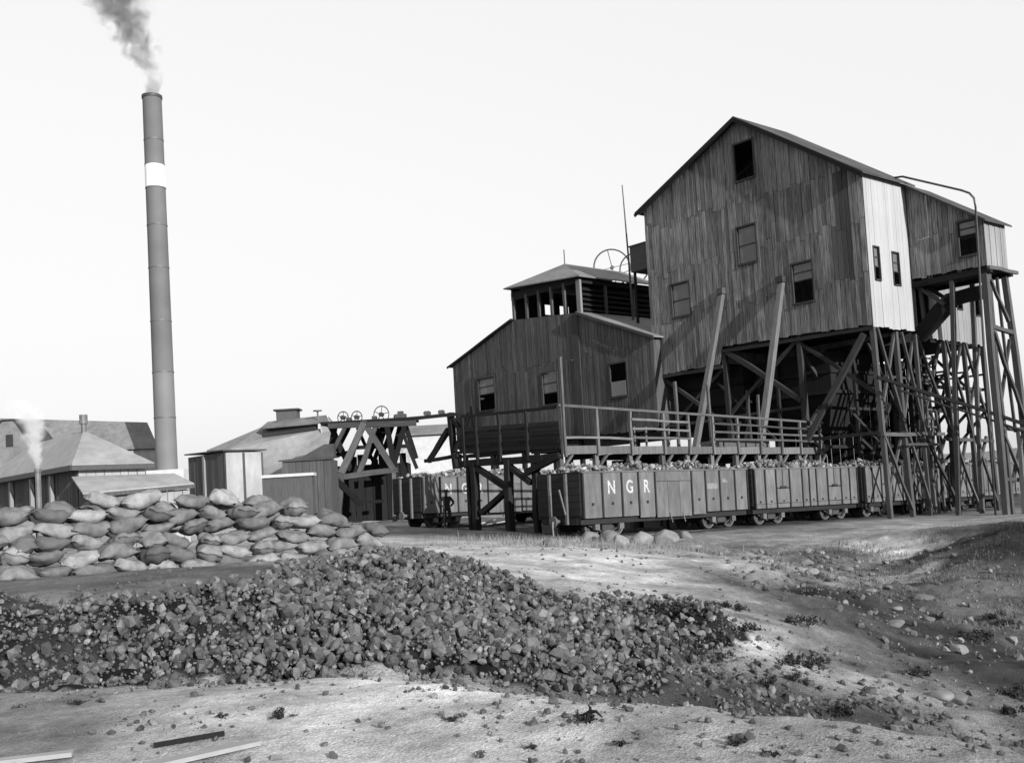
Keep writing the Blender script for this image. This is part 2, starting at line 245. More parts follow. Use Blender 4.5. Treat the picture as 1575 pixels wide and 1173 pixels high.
def gz(X, Y, fine=True, heap=HP):
    X = np.atleast_1d(np.asarray(X, float)); Y = np.atleast_1d(np.asarray(Y, float)); z = np.zeros(len(X))
    for i in range(0, len(X), 20000): z[i:i+20000] = reval(PTS, WT, X[i:i+20000], Y[i:i+20000])
    d = np.hypot(X, Y-30); k = np.clip((d-70)/60, 0, 1); k = k*k*(3-2*k); z = z*(1-k)-.2*k
    if fine:
        near = np.clip((45-Y)/15, 0, 1)*np.clip((30-abs(X))/10, 0, 1)
        rough = np.clip((X-1)/4, .15, 1.3)*np.clip((Y-9)/4, .35, 1)
        z = z + near*rough*((fbm(X, Y, .55, 5, 3)-.5)*.36+(np.abs(fbm(X, Y, 1.3, 4, 13)-.5)-.12)*.22*np.clip((X-3)/2, 0, 1)) + near*(fbm(X, Y, 2.6, 5, 9)-.5)*.075
        if heap is not None:
            hm_ = inpoly(X, Y, heap); z = z+hm_*((fbm(X, Y, 1.1, 3, 55)-.5)*.32+(fbm(X, Y, 2.6, 3, 56)-.5)*.2)
    return z
def axis(lo, a, b, hi, st, g):
    c = list(np.arange(a, b, st)); x = b; d = st
    while x < hi: c.append(x); d = min(d*g, 120); x += d
    c.append(hi); x = a; d = st; l = []
    while x > lo: d = min(d*g, 120); x -= d; l.append(max(x, lo))
    return np.array(l[::-1]+c)
gx = axis(-2500, -12, 16, 2500, .10, 1.12); gy = axis(-120, 5, 33, 4000, .09, 1.10)
GX, GY = np.meshgrid(gx, gy); fx = GX.ravel(); fy = GY.ravel(); fz = gz(fx, fy)
nx, ny = len(gx), len(gy)
ii = np.arange(nx*ny).reshape(ny, nx)
FQ = np.stack([ii[:-1,:-1], ii[:-1,1:], ii[1:,1:], ii[1:,:-1]], -1).reshape(-1, 4)
me = bpy.data.meshes.new('ground'); me.vertices.add(nx*ny); me.vertices.foreach_set('co', np.stack([fx, fy, fz], -1).ravel())
me.loops.add(FQ.size); me.loops.foreach_set('vertex_index', FQ.ravel().astype(np.int32)); me.polygons.add(len(FQ))
me.polygons.foreach_set('loop_start', np.arange(0, FQ.size, 4, dtype=np.int32)); me.polygons.foreach_set('loop_total', np.full(len(FQ), 4, np.int32))
me.polygons.foreach_set('use_smooth', np.ones(len(FQ), bool)); me.update()
wx = fx+(fbm(fx, fy, .9, 3, 21)-.5)*.8; wy = fy+(fbm(fx, fy, .9, 3, 31)-.5)*1.2
tone = np.full(nx*ny, .3)
nearm = (abs(fx) < 60) & (fy < 110) & (fy > -10); idx = np.where(nearm)[0]
for i in range(0, len(idx), 20000):
    k = idx[i:i+20000]; tone[k] = np.clip(reval(TONE, WC, wx[k], wy[k]), .04, .62)
inh = inpoly(fx+(fbm(fx, fy, 1.5, 3, 5)-.5)*.5, fy+(fbm(fx, fy, 1.5, 3, 6)-.5)*.5, HP); tone[inh] = .04+.25*np.clip(fbm(fx, fy, 1.3, 4, 61)-.48, 0, 1)[inh]  # near-black under the lumps: coal fines, plus gap shade put into the tone
rail_s = (fx-T0[0])*DD[0]+(fy-T0[1])*DD[1]; rail_q = (fx-T0[0])*NN[0]+(fy-T0[1])*NN[1]
yard = np.clip((rail_q+1.6)/1.5, 0, 1)*np.clip((16-rail_q)/3, 0, 1)*np.clip((rail_s+7)/4, 0, 1)
rgt = np.clip((fx-2.2)/2, 0, 1)*np.clip((30-fy)/6, 0, 1); tone *= 1-.22*rgt
tone = tone*(1-yard)+.13*yard          # darker ground between and along the sidings
tone *= (.6+.8*fbm(fx, fy, 1.5, 5, 41))*(1-.55*rgt*np.clip(fbm(fx*1.0+fy*.35, fy*.55-fx*.2, 1.2, 5, 47)*2.6-1.15, 0, 1))
tone = .39*(np.maximum(tone, .01)/.5)**1.5
at = me.attributes.new('tone', 'FLOAT', 'POINT'); at.data.foreach_set('value', tone.astype(np.float32))
gm = bpy.data.materials.new('dusty_ground'); gm.use_nodes = True; t = gm.node_tree; b = t.nodes['Principled BSDF']; L = t.links.new
b.inputs['Roughness'].default_value = .95; b.inputs['Specular IOR Level'].default_value = .1
an = t.nodes.new('ShaderNodeAttribute'); an.attribute_name = 'tone'
ge = t.nodes.new('ShaderNodeNewGeometry')
def nz(s, d=6, lo=.3, hi=.7, a=.7, c=1.3):
    n = t.nodes.new('ShaderNodeTexNoise'); n.inputs['Scale'].default_value = s; n.inputs['Detail'].default_value = d; n.inputs['Roughness'].default_value = .65
    L(ge.outputs['Position'], n.inputs['Vector']); r = t.nodes.new('ShaderNodeMapRange')
    for i_, v_ in enumerate((lo, hi, a, c)): r.inputs[i_+1].default_value = v_
    L(n.outputs['Fac'], r.inputs[0]); return r.outputs[0], n.outputs['Fac']
def mu(a_, b_):
    q = t.nodes.new('ShaderNodeMath'); q.operation = 'MULTIPLY'; L(a_, q.inputs[0]); L(b_, q.inputs[1]); return q.outputs[0]
n4, h4 = nz(130., 3, .3, .7, .75, 1.25)
n1, h1 = nz(7., 6, .3, .7, .72, 1.28); n2, h2 = nz(42., 4, .3, .7, .7, 1.3); n3, h3 = nz(1.1, 6, .35, .65, .8, 1.2)
L(mu(mu(mu(mu(an.outputs['Fac'], n1), n2), n3), n4), b.inputs['Base Color'])
bp = t.nodes.new('ShaderNodeBump'); bp.inputs['Strength'].default_value = .9; bp.inputs['Distance'].default_value = .055
hh = t.nodes.new('ShaderNodeMath'); hh.operation = 'ADD'; L(h1, hh.inputs[0]); L(h2, hh.inputs[1]); L(hh.outputs[0], bp.inputs['Height']); L(bp.outputs[0], b.inputs['Normal'])
me.materials.append(gm)
props(bpy.data.objects.new('ground', me), kind='structure'); COL.objects.link(bpy.data.objects['ground'])

def gzz(x, y): return float(gz([x], [y])[0])
# far low hill beyond the yard on the right
V = []; F = []; nn = 60
for i in range(nn):
    a = -.15+1.05*i/(nn-1); d = 520
    for j, (rr, hgt) in enumerate(((0, -2), (60, 1), (160, 1), (260, -2))):
        h = -1.5 if j in (0, 3) else (5+5*math.sin(i*.21+1)+3*vnoise(np.array([i*.5]), np.array([1.]), 4)[0])*(.75 if j == 1 else 1)*min(1, i/8)
        V.append(((d+rr)*math.sin(a)*1.0, (d+rr)*math.cos(a), h))
for i in range(nn-1):
    for j in range(3): F.append([i*4+j, (i+1)*4+j, (i+1)*4+j+1, i*4+j+1])
props(mesh('hill', V, F, m_hill, None, True), kind='structure')

# ---------------------------------------------------------------- railway tracks
def railz(s, q): return -.20-.017*s+(.036*(q-1.1) if q > 3 else 0)
def track(q0, s0, s1, label):
    t = thing('railway_track', label, 'railway track', (s0, q0+1.15, railz(s0, q0)-.2))
    for dq in (.585, 1.715):
        mb = MB(); mb.beam((s0, q0+dq, railz(s0, q0)-.06), (s1, q0+dq, railz(s1, q0)-.06), .07, .12); mb.build('rail', m_steelp, t)
    s = s0+.3
    while s < s1:
        z = railz(s, q0)-.19; mb = MB(); mb.box((s-.12, q0+.1, z-.08), (s+.12, q0+2.2, z+.066)); mb.build('sleeper', m_timberd, t); s += .72
    return t
track(0, -5, 45, 'railway track under the nearest row of loaded wagons')
track(12, -7, 12, 'railway track behind, under the far loaded wagons')

# ---------------------------------------------------------------- wagons
LUMPS = []
def lump_mesh(seed, sub=1):
    r = np.random.default_rng(seed); bm = bmesh.new(); bmesh.ops.create_icosphere(bm, subdivisions=1, radius=1.)
    V = np.array([v.co for v in bm.verts]); F = [[v.index for v in f.verts] for f in bm.faces]; bm.free()
    for k in range(5):                                    # chop flat facets
        n = r.normal(size=3); n /= np.linalg.norm(n); c = .45+.3*r.random(); d = V@n; V = V-np.outer(np.maximum(d-c, 0), n)
    V *= (.75+.6*r.random(3)); V += r.normal(size=V.shape)*.05
    return V, F
LUMPS = [lump_mesh(i) for i in range(12)]
def rot3(r):
    q = r.normal(size=4); q /= np.linalg.norm(q); w_, x, y, z = q
    return np.array([[1-2*(y*y+z*z), 2*(x*y-z*w_), 2*(x*z+y*w_)], [2*(x*y+z*w_), 1-2*(x*x+z*z), 2*(y*z-x*w_)], [2*(x*z-y*w_), 2*(y*z+x*w_), 1-2*(x*x+y*y)]])
def lump_field(P, S, mat_name, r, bright=None):
    V = []; F = []; n = 0
    for p, s in zip(P, S):
        v, f = LUMPS[r.integers(12)]; v = (v@rot3(r).T)*s+p; V.append(v); F += [[a+n for a in q] for q in f]; n += len(v)
    return np.concatenate(V), F

def lt_attr(o, nl, per, r, sig=.55):
    v = np.ones(len(o.data.vertices))*.6; lt = np.minimum(np.exp(r.normal(-.12, sig, nl)), 2.1); v[:nl*per] = np.repeat(lt, per)
    o.data.attributes.new('lt', 'FLOAT', 'POINT').data.foreach_set('value', v.astype(np.float32))
def letter(txt, size, mat, parent, x, z, y, name='letter'):
    c = bpy.data.curves.new('txt', 'FONT'); c.body = txt; c.size = size; c.extrude = .004; c.offset = size*.022; c.align_x = 'CENTER'
    o = bpy.data.objects.new('txt', c); COL.objects.link(o)
    dg = bpy.context.evaluated_depsgraph_get(); me = bpy.data.meshes.new_from_object(o.evaluated_get(dg)); bpy.data.objects.remove(o)
    V = np.array([v.co for v in me.vertices]); F = [list(p.vertices) for p in me.polygons]; bpy.data.meshes.remove(me)
    V = np.stack([x+V[:,0]*.8, y-V[:,2], z+V[:,1]], -1)
    return mesh(name, V, F, mat, parent)

def wagon(kind, s, q, label, load_label, shown='full'):
    Lw = 9.35 if kind == 'door' else 7.65; Wd = 2.3; zb = .72; zt = 2.36
    p = TW(s, q); t = bpy.data.objects.new('coal_wagon', None); COL.objects.link(t); t.location = (p[0], p[1], railz(s, q)); t.rotation_euler = Euler((0, R(.97), AA), 'XYZ')
    t.rotation_euler = (Matrix.Rotation(AA, 3, 'Z') @ Matrix.Rotation(R(.97), 3, 'Y')).to_euler()
    REF[t] = np.zeros(3); props(t, label, 'wagon', 'loaded coal wagons')
    # underframe
    mb = MB(); mb.box((.02, .12, zb-.24), (Lw-.02, .3, zb-.006)); mb.box((.02, Wd-.3, zb-.24), (Lw-.02, Wd-.12, zb-.006)); mb.box((0, .3, zb-.24), (.2, Wd-.3, zb-.006)); mb.box((Lw-.2, .3, zb-.24), (Lw, Wd-.3, zb-.006))
    mb.build('underframe', m_wrib, t)
    mb = MB(); mb.box((.01, .01, zb), (Lw-.01, Wd-.01, zb+.06)); mb.build('floor', m_wrib, t)
    ribs = [0., 1.0, 2.0, 2.88, 3.78, 5.85, 6.68, 7.55, 8.5, 9.3] if kind == 'door' else [0., .75, 1.5, 2.45, 3.35, 3.87, 4.4, 5.25, 6.3, 6.98, 7.6]
    for side, y0, sg in ((0, 0., -1), (1, Wd, 1)):
        mb = MB(); mb.box((.02, min(y0, y0-sg*.04), zb+.064), (Lw-.02, max(y0, y0-sg*.04), zt-.05)); sd = mb.build('body_side', m_wrib, t)
        for k in range(len(ribs)-1):
            a, c = ribs[k]+.045, ribs[k+1]-.045
            def panel(x0, x1, z0, z1, d=.022, nm='panel'):
                mb = MB(); y = y0+sg*.002; mb.box((x0, min(y, y+sg*d), z0), (x1, max(y, y+sg*d), z1)); return mb.build(nm, m_wagon, sd)
            if kind == 'door' and k == 4:
                panel(a, c, zt-.42, zt-.06, .03); w3 = (c-a)/3
                for j in range(3):
                    panel(a+j*w3+.008, a+(j+1)*w3-.008, zb-.13, zt-.44, .026, 'door_leaf')
                if side == 0:
                    for xx in (a+.7, c-.55):
                        mb = MB(); mb.beam((xx, -.04, zb+.02), (xx+.1, -.06, zb-.35), .035); mb.build('door_latch', m_steelp, sd)
            elif kind != 'door' and k in (2, 7):
                zm = zb+.78; panel(a, (a+c)/2-.03, zm+.03, zt-.06); panel((a+c)/2+.03, c, zm+.03, zt-.06); panel(a+.01, c-.01, zb+.17, zm-.02, .035, 'door_leaf'); panel(a+.01, c-.01, zb-.03, zb+.14)
                if side == 0:
                    mb = MB(); mb.box(((a+c)/2-.2, -.07, zm-.02), ((a+c)/2+.2, -.04, zm+.09)); mb.build('hinge_plate', m_wrib, sd)
            elif kind != 'door':
                panel(a, c, zb+.16, zt-.06); panel(a, c, zb-.03, zb+.145, .03)
            else:
                zlow = zb-.02-(.08 if k in (3, 5) else 0); panel(a, c, zlow, zt-.06)
            if side == 0 and kind == 'door' and k != 4:
                mb = MB(); xx = (a+c)/2; mb.box((xx-.05, -.05, zb+.42), (xx+.05, -.024, zb+.52)); mb.build('rivet_plate', m_wrib, sd)
            if side == 0 and kind != 'door':
                mb = MB(); xx = (a+c)/2; mb.box((xx-.05, -.05, zb+.2), (xx+.04, -.024, zb+.28)); mb.build('rivet_plate', m_wrib, sd)
        for x in ribs:
            mb = MB(); x = min(max(x, .05), Lw-.05); mb.box((x-.035, min(y0, y0+sg*.06), zb-.02), (x+.035, max(y0, y0+sg*.06), zt-.052)); mb.build('stanchion', m_wrib, sd)
        mb = MB(); mb.box((0, min(y0-sg*.06, y0+sg*.05), zt-.05), (Lw, max(y0-sg*.06, y0+sg*.05), zt)); mb.build('top_rail', m_wagon, t)
    for x0, sg in ((0., -1), (Lw, 1)):
        mb = MB(); mb.box((min(x0, x0-sg*.05)+(.003 if sg<0 else 0), .045, zb+.064), (max(x0, x0-sg*.05), Wd-.045, zt-.052)); e = mb.build('body_end', m_wagon if 0 else m_wrib, t)  # ends near-black instead of wagon paint: their shade put into the colour
        nb = 6
        for j in range(nb):
            z0 = zb+.07+j*(zt-zb-.13)/nb; mb = MB(); xa = x0+sg*.003; xb = x0+sg*.035; mb.box((min(xa, xb), .06, z0+.008), (max(xa, xb), Wd-.06, z0+(zt-zb-.13)/nb-.008)); mb.build('end_plank', m_wrib, e)
        for y in (.72, Wd-.72):
            mb = MB(); xa = x0+sg*.038; xb = x0+sg*.13; mb.box((min(xa, xb), y-.05, zb-.22), (max(xa, xb), y+.05, zt-.05)); mb.build('end_stanchion', m_steelp, e)
        mb = MB(); mb.box((min(x0-sg*.06, x0+sg*.04), .052, zt-.05), (max(x0-sg*.06, x0+sg*.04), Wd-.052, zt-.001)); mb.build('top_rail', m_wrib, t)
        mb = MB(); mb.tube([(x0+sg*.01, Wd/2, .62), (x0+sg*.32, Wd/2, .62)], .07, 8); mb.tube([(x0+sg*.32, Wd/2, .62), (x0+sg*.38, Wd/2, .62)], .2, 10); mb.build('buffer', m_steelp, t)
    # bogies
    for bx in (1.45, Lw-1.45):
        mb = MB()
        for y in (.32, Wd-.32):
            mb.box((bx-.95, y-.05, .44), (bx+.95, y+.05, .54)); mb.box((bx-.25, y-.06, .24), (bx+.25, y+.06, .45))
            mb.beam((bx-.9, y, .45), (bx-.25, y, .2), .06); mb.beam((bx+.9, y, .45), (bx+.25, y, .2), .06)
        mb.box((bx-.14, .38, .4), (bx+.14, Wd-.38, .47)); bg_ = mb.build('bogie', m_steel, t)
        for dx in (-.62, .62):
            for y in (.5, Wd-.5):
                mb = MB(); mb.tube([(bx+dx, y-.06, .38), (bx+dx, y+.06, .38)], .37, 18); wv = mb.build('wheel', m_steel, bg_)
            for y, sg in ((.32, -1),):
                mb = MB(); mb.box((bx+dx-.11, y-.2, .27), (bx+dx+.11, y-.06, .47)); mb.build('axle_box', m_steelp, bg_)
                mb = MB(); mb.ring((bx+dx, .42, .38), (0, 1, 0), .33, .03, 20, 5); mb.build('wheel_rim', m_steelp, bg_)
            mb = MB(); mb.tube([(bx+dx, .4, .38), (bx+dx, Wd-.4, .38)], .06, 8); mb.build('axle', m_steel, bg_)
    if kind == 'door':
        for ch, k in (('N', 1), ('G', 2), ('R', 3)):
            letter(ch, .66, m_letter, t, (ribs[k]+ribs[k+1])/2-.03, zb+.83, -.028)
        if shown == 'full':
            mb = MB(); mb.box((6.78, -.029, zb+.86), (7.42, -.0245, zb+1.08)); mb.build('faded_number', m_fade, t, label='faded illegible painted number')
            mb = MB(); mb.prism([(7.72, -.0245, zb+1.1), (8.06, -.0245, zb+1.1), (7.98, -.0245, zb+1.17), (7.86, -.0245, zb+1.26), (7.74, -.0245, zb+1.22)], (0, -.0045, 0)); mb.build('faded_mark', m_fade, t)
            # brake gear hanging on the end
            mb = MB(); mb.beam((-.2, .95, 1.75), (-.24, .62, .85), .05); mb.build('brake_lever', m_steelp, t)
            mb = MB(); mb.tube([(-.38, 1.15, .62), (-.42, 1.13, .4), (-.4, 1.12, .05)], .035, 6); mb.build('coupling_chain', m_steelp, t)
    # load
    r = np.random.default_rng(int(s*10+q*100+5)); n = 520
    X = r.uniform(.1, Lw-.1, n); Y = r.uniform(.08, Wd-.08, n)
    hz = zt-.12+.32*(1-np.abs(2*Y/Wd-1)**2.2)*(1-np.abs(2*X/Lw-1)**6)+.09*np.sin(X*2.1+s)+r.uniform(-.03, .07, n)
    S = r.uniform(.05, .14, n); V, F = lump_field(np.stack([X, Y, hz], -1), S, '', r)
    mb = MB(); gxn = 16
    for i in range(gxn+1):
        for j in range(7):
            x = .06+(Lw-.12)*i/gxn; y = .06+(Wd-.12)*j/6; mb.V.append((x, y, zt-.2+.3*(1-abs(2*y/Wd-1)**2.2)*(1-abs(2*x/Lw-1)**6)+.09*math.sin(x*2.1+s)))
    for i in range(gxn):
        for j in range(6): mb.F.append([i*7+j, (i+1)*7+j, (i+1)*7+j+1, i*7+j+1])
    k = len(V); V = np.concatenate([V, np.array(mb.V)]); F = F+[[a+k for a in f] for f in mb.F]
    o = mesh('coal_load', V, F, m_load, None); lt_attr(o, 520, 12, r)
    mw = t.rotation_euler.to_matrix(); o.rotation_euler = t.rotation_euler; o.location = Vector(t.location)+mw@Vector(REF[o].tolist())
    props(o, load_label, 'coal', None, 'stuff')
    return t
wagon('door', -.12, 0, 'grey coal wagon lettered NGR, nearest of the row', 'coal heaped in the nearest wagon')
wagon('rib', 9.62, 0, 'grey ribbed coal wagon coupled behind the nearest NGR wagon', 'coal heaped in the ribbed second wagon')
wagon('rib', 17.75, 0, 'grey ribbed coal wagon just behind the corner trestle post', 'coal heaped in the wagon behind the trestle corner post')
wagon('rib', 25.85, 0, 'grey ribbed coal wagon behind the tall right-hand tower', 'coal heaped in the wagon behind the tower')
wagon('door', 1.45, 12, 'grey wagon lettered NGR behind the standing man, on the far track', 'coal heaped in the far wagon behind the man', 'far')

# ---------------------------------------------------------------- planked walls
def plank_wall(parent, to3, u0, u1, zb, zt, openings, wd, mat, tiers=(), thick=.03, gap=.018, matf=None, name='plank', r=None):
    r = r or random
    cuts = sorted(set([u0, u1]+[round(v, 3) for o in openings for v in o[:2]])); ed = [u0]
    for a, b_ in zip(cuts[:-1], cuts[1:]):
        n = max(1, round((b_-a)/wd)); ed += [a+(b_-a)*(i+1)/n+(r.uniform(-.03, .03) if i < n-1 else 0) for i in range(n)]
    for a, b_ in zip(ed[:-1], ed[1:]):
        m_ = (a+b_)/2; jt = r.uniform(-.12, .12)
        lev = [None]+[t_+jt+r.choice((0, 0, 0, .25, -.2)) for t_ in tiers if zb(m_)+.5 < t_ < zt(m_)-.4]+[None]
        seg = []
        for i in range(len(lev)-1): seg.append((lev[i], lev[i+1]))
        for lo, hi in seg:
            zl = zb(m_) if lo is None else lo; zh = zt(m_) if hi is None else hi; parts = [(zl, zh, lo is None, hi is None)]
            for o in openings:
                if o[0]-1e-3 <= a and b_ <= o[1]+1e-3:
                    np_ = []
                    for (p0, p1, f0, f1) in parts:
                        if o[3] <= p0 or o[2] >= p1: np_.append((p0, p1, f0, f1)); continue
                        if o[2] > p0+.03: np_.append((p0, o[2], f0, False))
                        if o[3] < p1-.03: np_.append((o[3], p1, False, f1))
                    parts = np_
            for (p0, p1, f0, f1) in parts:
                if p1-p0 < .05: continue
                gg_ = gap*r.choice((.5, 1, 1, 1.4, 2.4)); ua, ub = a+gap/2, b_-gg_/2; rag = r.uniform(-.05, .04) if f0 else 0
                z00 = (zb(ua) if f0 else p0+.006)+rag; z01 = (zb(ub) if f0 else p0+.006)+rag
                z10 = zt(ua) if f1 else p1-.006; z11 = zt(ub) if f1 else p1-.006
                d = r.uniform(0, .018); d2 = d+r.uniform(-.006, .006)
                V = [to3(ua, z00, d), to3(ub, z01, d2), to3(ub, z11, d2), to3(ua, z10, d), to3(ua, z00, d+thick), to3(ub, z01, d2+thick), to3(ub, z11, d2+thick), to3(ua, z10, d+thick)]
                mt = mat
                if matf: mt = matf(m_, (p0+p1)/2) or mat
                mesh(name, V, BF, mt, parent)
def window(parent, to3, u0, u1, z0, z1, sash, sill=True, fm=None, fw=.09):
    """sash: fraction of the opening (from the top) filled by the dusty sash; the rest stands open"""
    fm = fm or m_frame; mb = MB()
    def bx(a, b_, c, d, e, f, tgt):
        tgt.add([to3(a, c, e), to3(b_, c, e), to3(b_, d, e), to3(a, d, e), to3(a, c, f), to3(b_, c, f), to3(b_, d, f), to3(a, d, f)], BF)
    bx(u0-fw, u0, z0-fw, z1+fw, -.02, .075, mb); bx(u1, u1+fw, z0-fw, z1+fw, -.02, .075, mb)
    bx(u0, u1, z1, z1+fw, -.02, .085, mb); bx(u0, u1, z0-fw, z0, -.02, .11, mb)
    f = mb.build('window', fm, parent)
    zs = z1-(z1-z0)*sash
    if sash > 0:
        mb = MB(); bx(u0+.04, u1-.04, zs+.05, z1-.03, -.035, -.02, mb); mb.build('pane', m_pane, f)
        mb = MB(); zc = (zs+z1)/2; bx(u0+.005, u1-.005, zs, zs+.05, -.045, .0, mb); bx(u0+.04, u1-.04, zc-.03, zc+.03, -.018, .01, mb); mb.build('sash_bar', m_frame, f)
    return f

# ---------------------------------------------------------------- main screening house on the trestle
SG = 17.63; QR = -1.2; QL = 12.2; QA = 5.44
house = thing('screening_house', 'tall gabled plank screening house raised on timber legs over the sidings', 'building', (SG, 5.5, 8.2))
def ztop(q): return 15.28+(19.8-15.28)*(q-QR)/(QA-QR) if q < QA else 19.8-(19.8-16.75)*(q-QA)/(QL-QA)
def zbot(q): return 8.25+.03*(q-QR) if q < 7.55 else 7.58
SHEAR = 0.0
def g3(u, z, d): return (SG-d, u, z)
gw = [(4.65, 5.8, 16.7, 18.55), (4.86, 5.96, 12.45, 14.3), (1.75, 2.85, 9.9, 11.78), (9.35, 10.55, 10.5, 12.25)]
mb = MB()
for z in (9.2, 11.4, 14.2): mb.beam((SG+.09, QR+.1, z), (SG+.09, QL-.1, z), .12, .16)
for q in (QR+.12, 3.4, 7.5, QL-.12): mb.beam((SG+.26, q, zbot(q)+.05), (SG+.26, q, ztop(q)-.3), .2)
gf = mb.build('wall_frame', m_timberd, house)
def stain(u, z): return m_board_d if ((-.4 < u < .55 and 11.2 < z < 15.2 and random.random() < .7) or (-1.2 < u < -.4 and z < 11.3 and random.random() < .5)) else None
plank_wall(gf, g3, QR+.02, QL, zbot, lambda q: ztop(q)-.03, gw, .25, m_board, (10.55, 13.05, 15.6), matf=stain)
for (a, b_, c, d), sv in zip(gw, (0, 1., .45, 1.)): window(house, g3, a, b_, c, d, sv)
# right-hand side wall, whitewashed, two narrow windows
def s3(u, z, d): return (u, QR-d, z)
sw = [(18.05, 18.5, 10.35, 11.85), (19.65, 20.2, 10.25, 11.75)]
mb = MB(); mb.beam((SG+.15, QR+.1, 9.4), (21.2, QR+.1, 9.4), .12); mb.beam((SG+.15, QR+.1, 13.2), (21.2, QR+.1, 13.2), .12); sf = mb.build('wall_frame', m_timberd, house)
plank_wall(sf, s3, SG-.03, 21.25, lambda u: 8.14, lambda u: 15.2, sw, .24, m_white, (), gap=.006)
for (a, b_, c, d) in sw: window(house, s3, a, b_, c, d, .6, fw=.06)
# plain back and left walls (away from the view)
HB = 21.5
mb = MB(); mb.prism([(HB, QR, 8.2), (HB, QL, 7.6), (HB, QL, 16.7), (HB, QA, 19.75), (HB, QR, 15.2)], (.08, 0, 0)); mb.build('back_wall', m_board, house)
mb = MB(); mb.box((SG+.05, QL-.02, 7.6), (HB-.01, QL+.05, 16.7)); mb.build('left_wall', m_board, house)
mb = MB(); mb.box((SG+.1, QR+.08, 8.28), (HB-.01, 7.5, 8.4)); mb.box((SG+.1, 7.52, 7.62), (HB-.01, QL-.05, 7.74)); mb.build('floor', m_timberd, house)
mb = MB(); mb.box((SG+.05, 7.5, 7.62), (HB-.02, 7.56, 8.27)); mb.build('step_board', m_board, house)
# roof: two slabs with an overhang at the gable
ov = .42
def slab(qa, za, qb, zb_, s0, s1, th=.09):
    mb = MB(); mb.prism([(s0, qa, za), (s1, qa, za), (s1, qb, zb_), (s0, qb, zb_)], (0, 0, th)); return mb
sr = (19.8-15.28)/(QA-QR); sl_ = (19.8-16.75)/(QL-QA)
slab(QA, 19.82, QR-.3, 15.28-sr*.3+.02, SG-ov, HB+.3).build('roof', m_rooft, house)
slab(QL+.35, 16.75-sl_*.35+.02, QA, 19.822, SG-ov, HB+.3).build('roof', m_rooft, house)
mb = MB(); mb.beam((SG-ov-.02, QA, 19.74), (SG-ov-.02, QR-.3, 15.28-sr*.3-.08), .05, .2); mb.build('barge_board', m_timberd, house)
mb = MB(); mb.beam((SG-ov-.02, QA, 19.74), (SG-ov-.02, QL+.35, 16.75-sl_*.35-.08), .05, .2); mb.build('barge_board', m_timberd, house)

# ---------------------------------------------------------------- wing projecting to the right, with its sloping roof
wing = thing('conveyor_wing', 'narrow plank wing with sloping roof jutting right on tall legs', 'building', (22.2, -3, 10.5))
WS0, WS1, WQ = 21.3, 23.3, -4.85
def w3f(u, z, d): return (WS0-d, u, z)
wt_ = lambda q: 15.2+sr*(q-QR)-.06
mb = MB(); mb.beam((WS0+.08, QR-.05, 12.), (WS0+.08, WQ+.1, 12.), .12); wf = mb.build('wall_frame', m_timberd, wing)
ww = [(-4.5, -3.7, 11.2, 12.75)]
plank_wall(wf, w3f, WQ, QR-.06, lambda q: 10.6, wt_, ww, .25, m_board, (12.4,))
window(wing, w3f, *ww[0], .42)
def w3s(u, z, d): return (u, WQ-d, z)
mb = MB(); mb.beam((WS0+.1, WQ+.08, 11.7), (WS1-.1, WQ+.08, 11.7), .1); wf2 = mb.build('wall_frame', m_timberd, wing)
plank_wall(wf2, w3s, WS0-.04, WS1, lambda u: 10.5, lambda u: wt_(WQ), [], .24, m_pale)  # sunlit end in paler boards than the front: light put into the colour
mb = MB(); mb.prism([(WS1, WQ, 10.55), (WS1, QR, 10.55), (WS1, QR, wt_(QR)), (WS1, WQ, wt_(WQ))], (.06, 0, 0)); mb.build('back_wall', m_board, wing)
mb = MB(); mb.box((WS0, WQ-.02, 10.36), (WS1+.05, QR-.05, 10.5)); mb.box((WS0-.12, WQ-.2, 10.2), (WS0+.12, QR-.1, 10.355)); mb.box((WS1-.12, WQ-.2, 10.2), (WS1+.12, QR-.1, 10.355)); mb.build('floor', m_timberd, wing)
mb = MB(); mb.beam((WS0-.1, WQ-.12, 10.44), (WS1+.75, WQ-.12, 10.44), .12, .16); mb.build('sill_beam', m_timber, wing)
slab(QR-.03, 15.28-sr*.03-.12, WQ-.25, 15.28+sr*(WQ-.25-QR)-.12, WS0-.35, WS1+.3).build('roof', m_rooft, wing)
# chute under the wing
ch = thing('coal_chute', 'dark timber chute dropping from under the wing towards the trestle', 'chute', (22, -2.5, 7.8))
mb = MB(); mb.beam((22.2, -4.4, 9.55), (22.2, -2.6, 9.45), .9, .55); mb.build('trough', m_timberd, ch)
mb = MB(); mb.beam((22.2, -2.7, 9.5), (21.9, -1.0, 7.9), .9, .6); mb.build('trough', m_timberd, ch)
mb = MB(); mb.beam((21.6, -1.3, 10.3), (21.6, -2.6, 9.2), .16); mb.beam((22.8, -1.3, 10.3), (22.8, -2.6, 9.2), .16); mb.beam((21.7, -1.5, 8.4), (21.7, -1.4, 10.3), .16); mb.build('hanger', m_timber, ch)
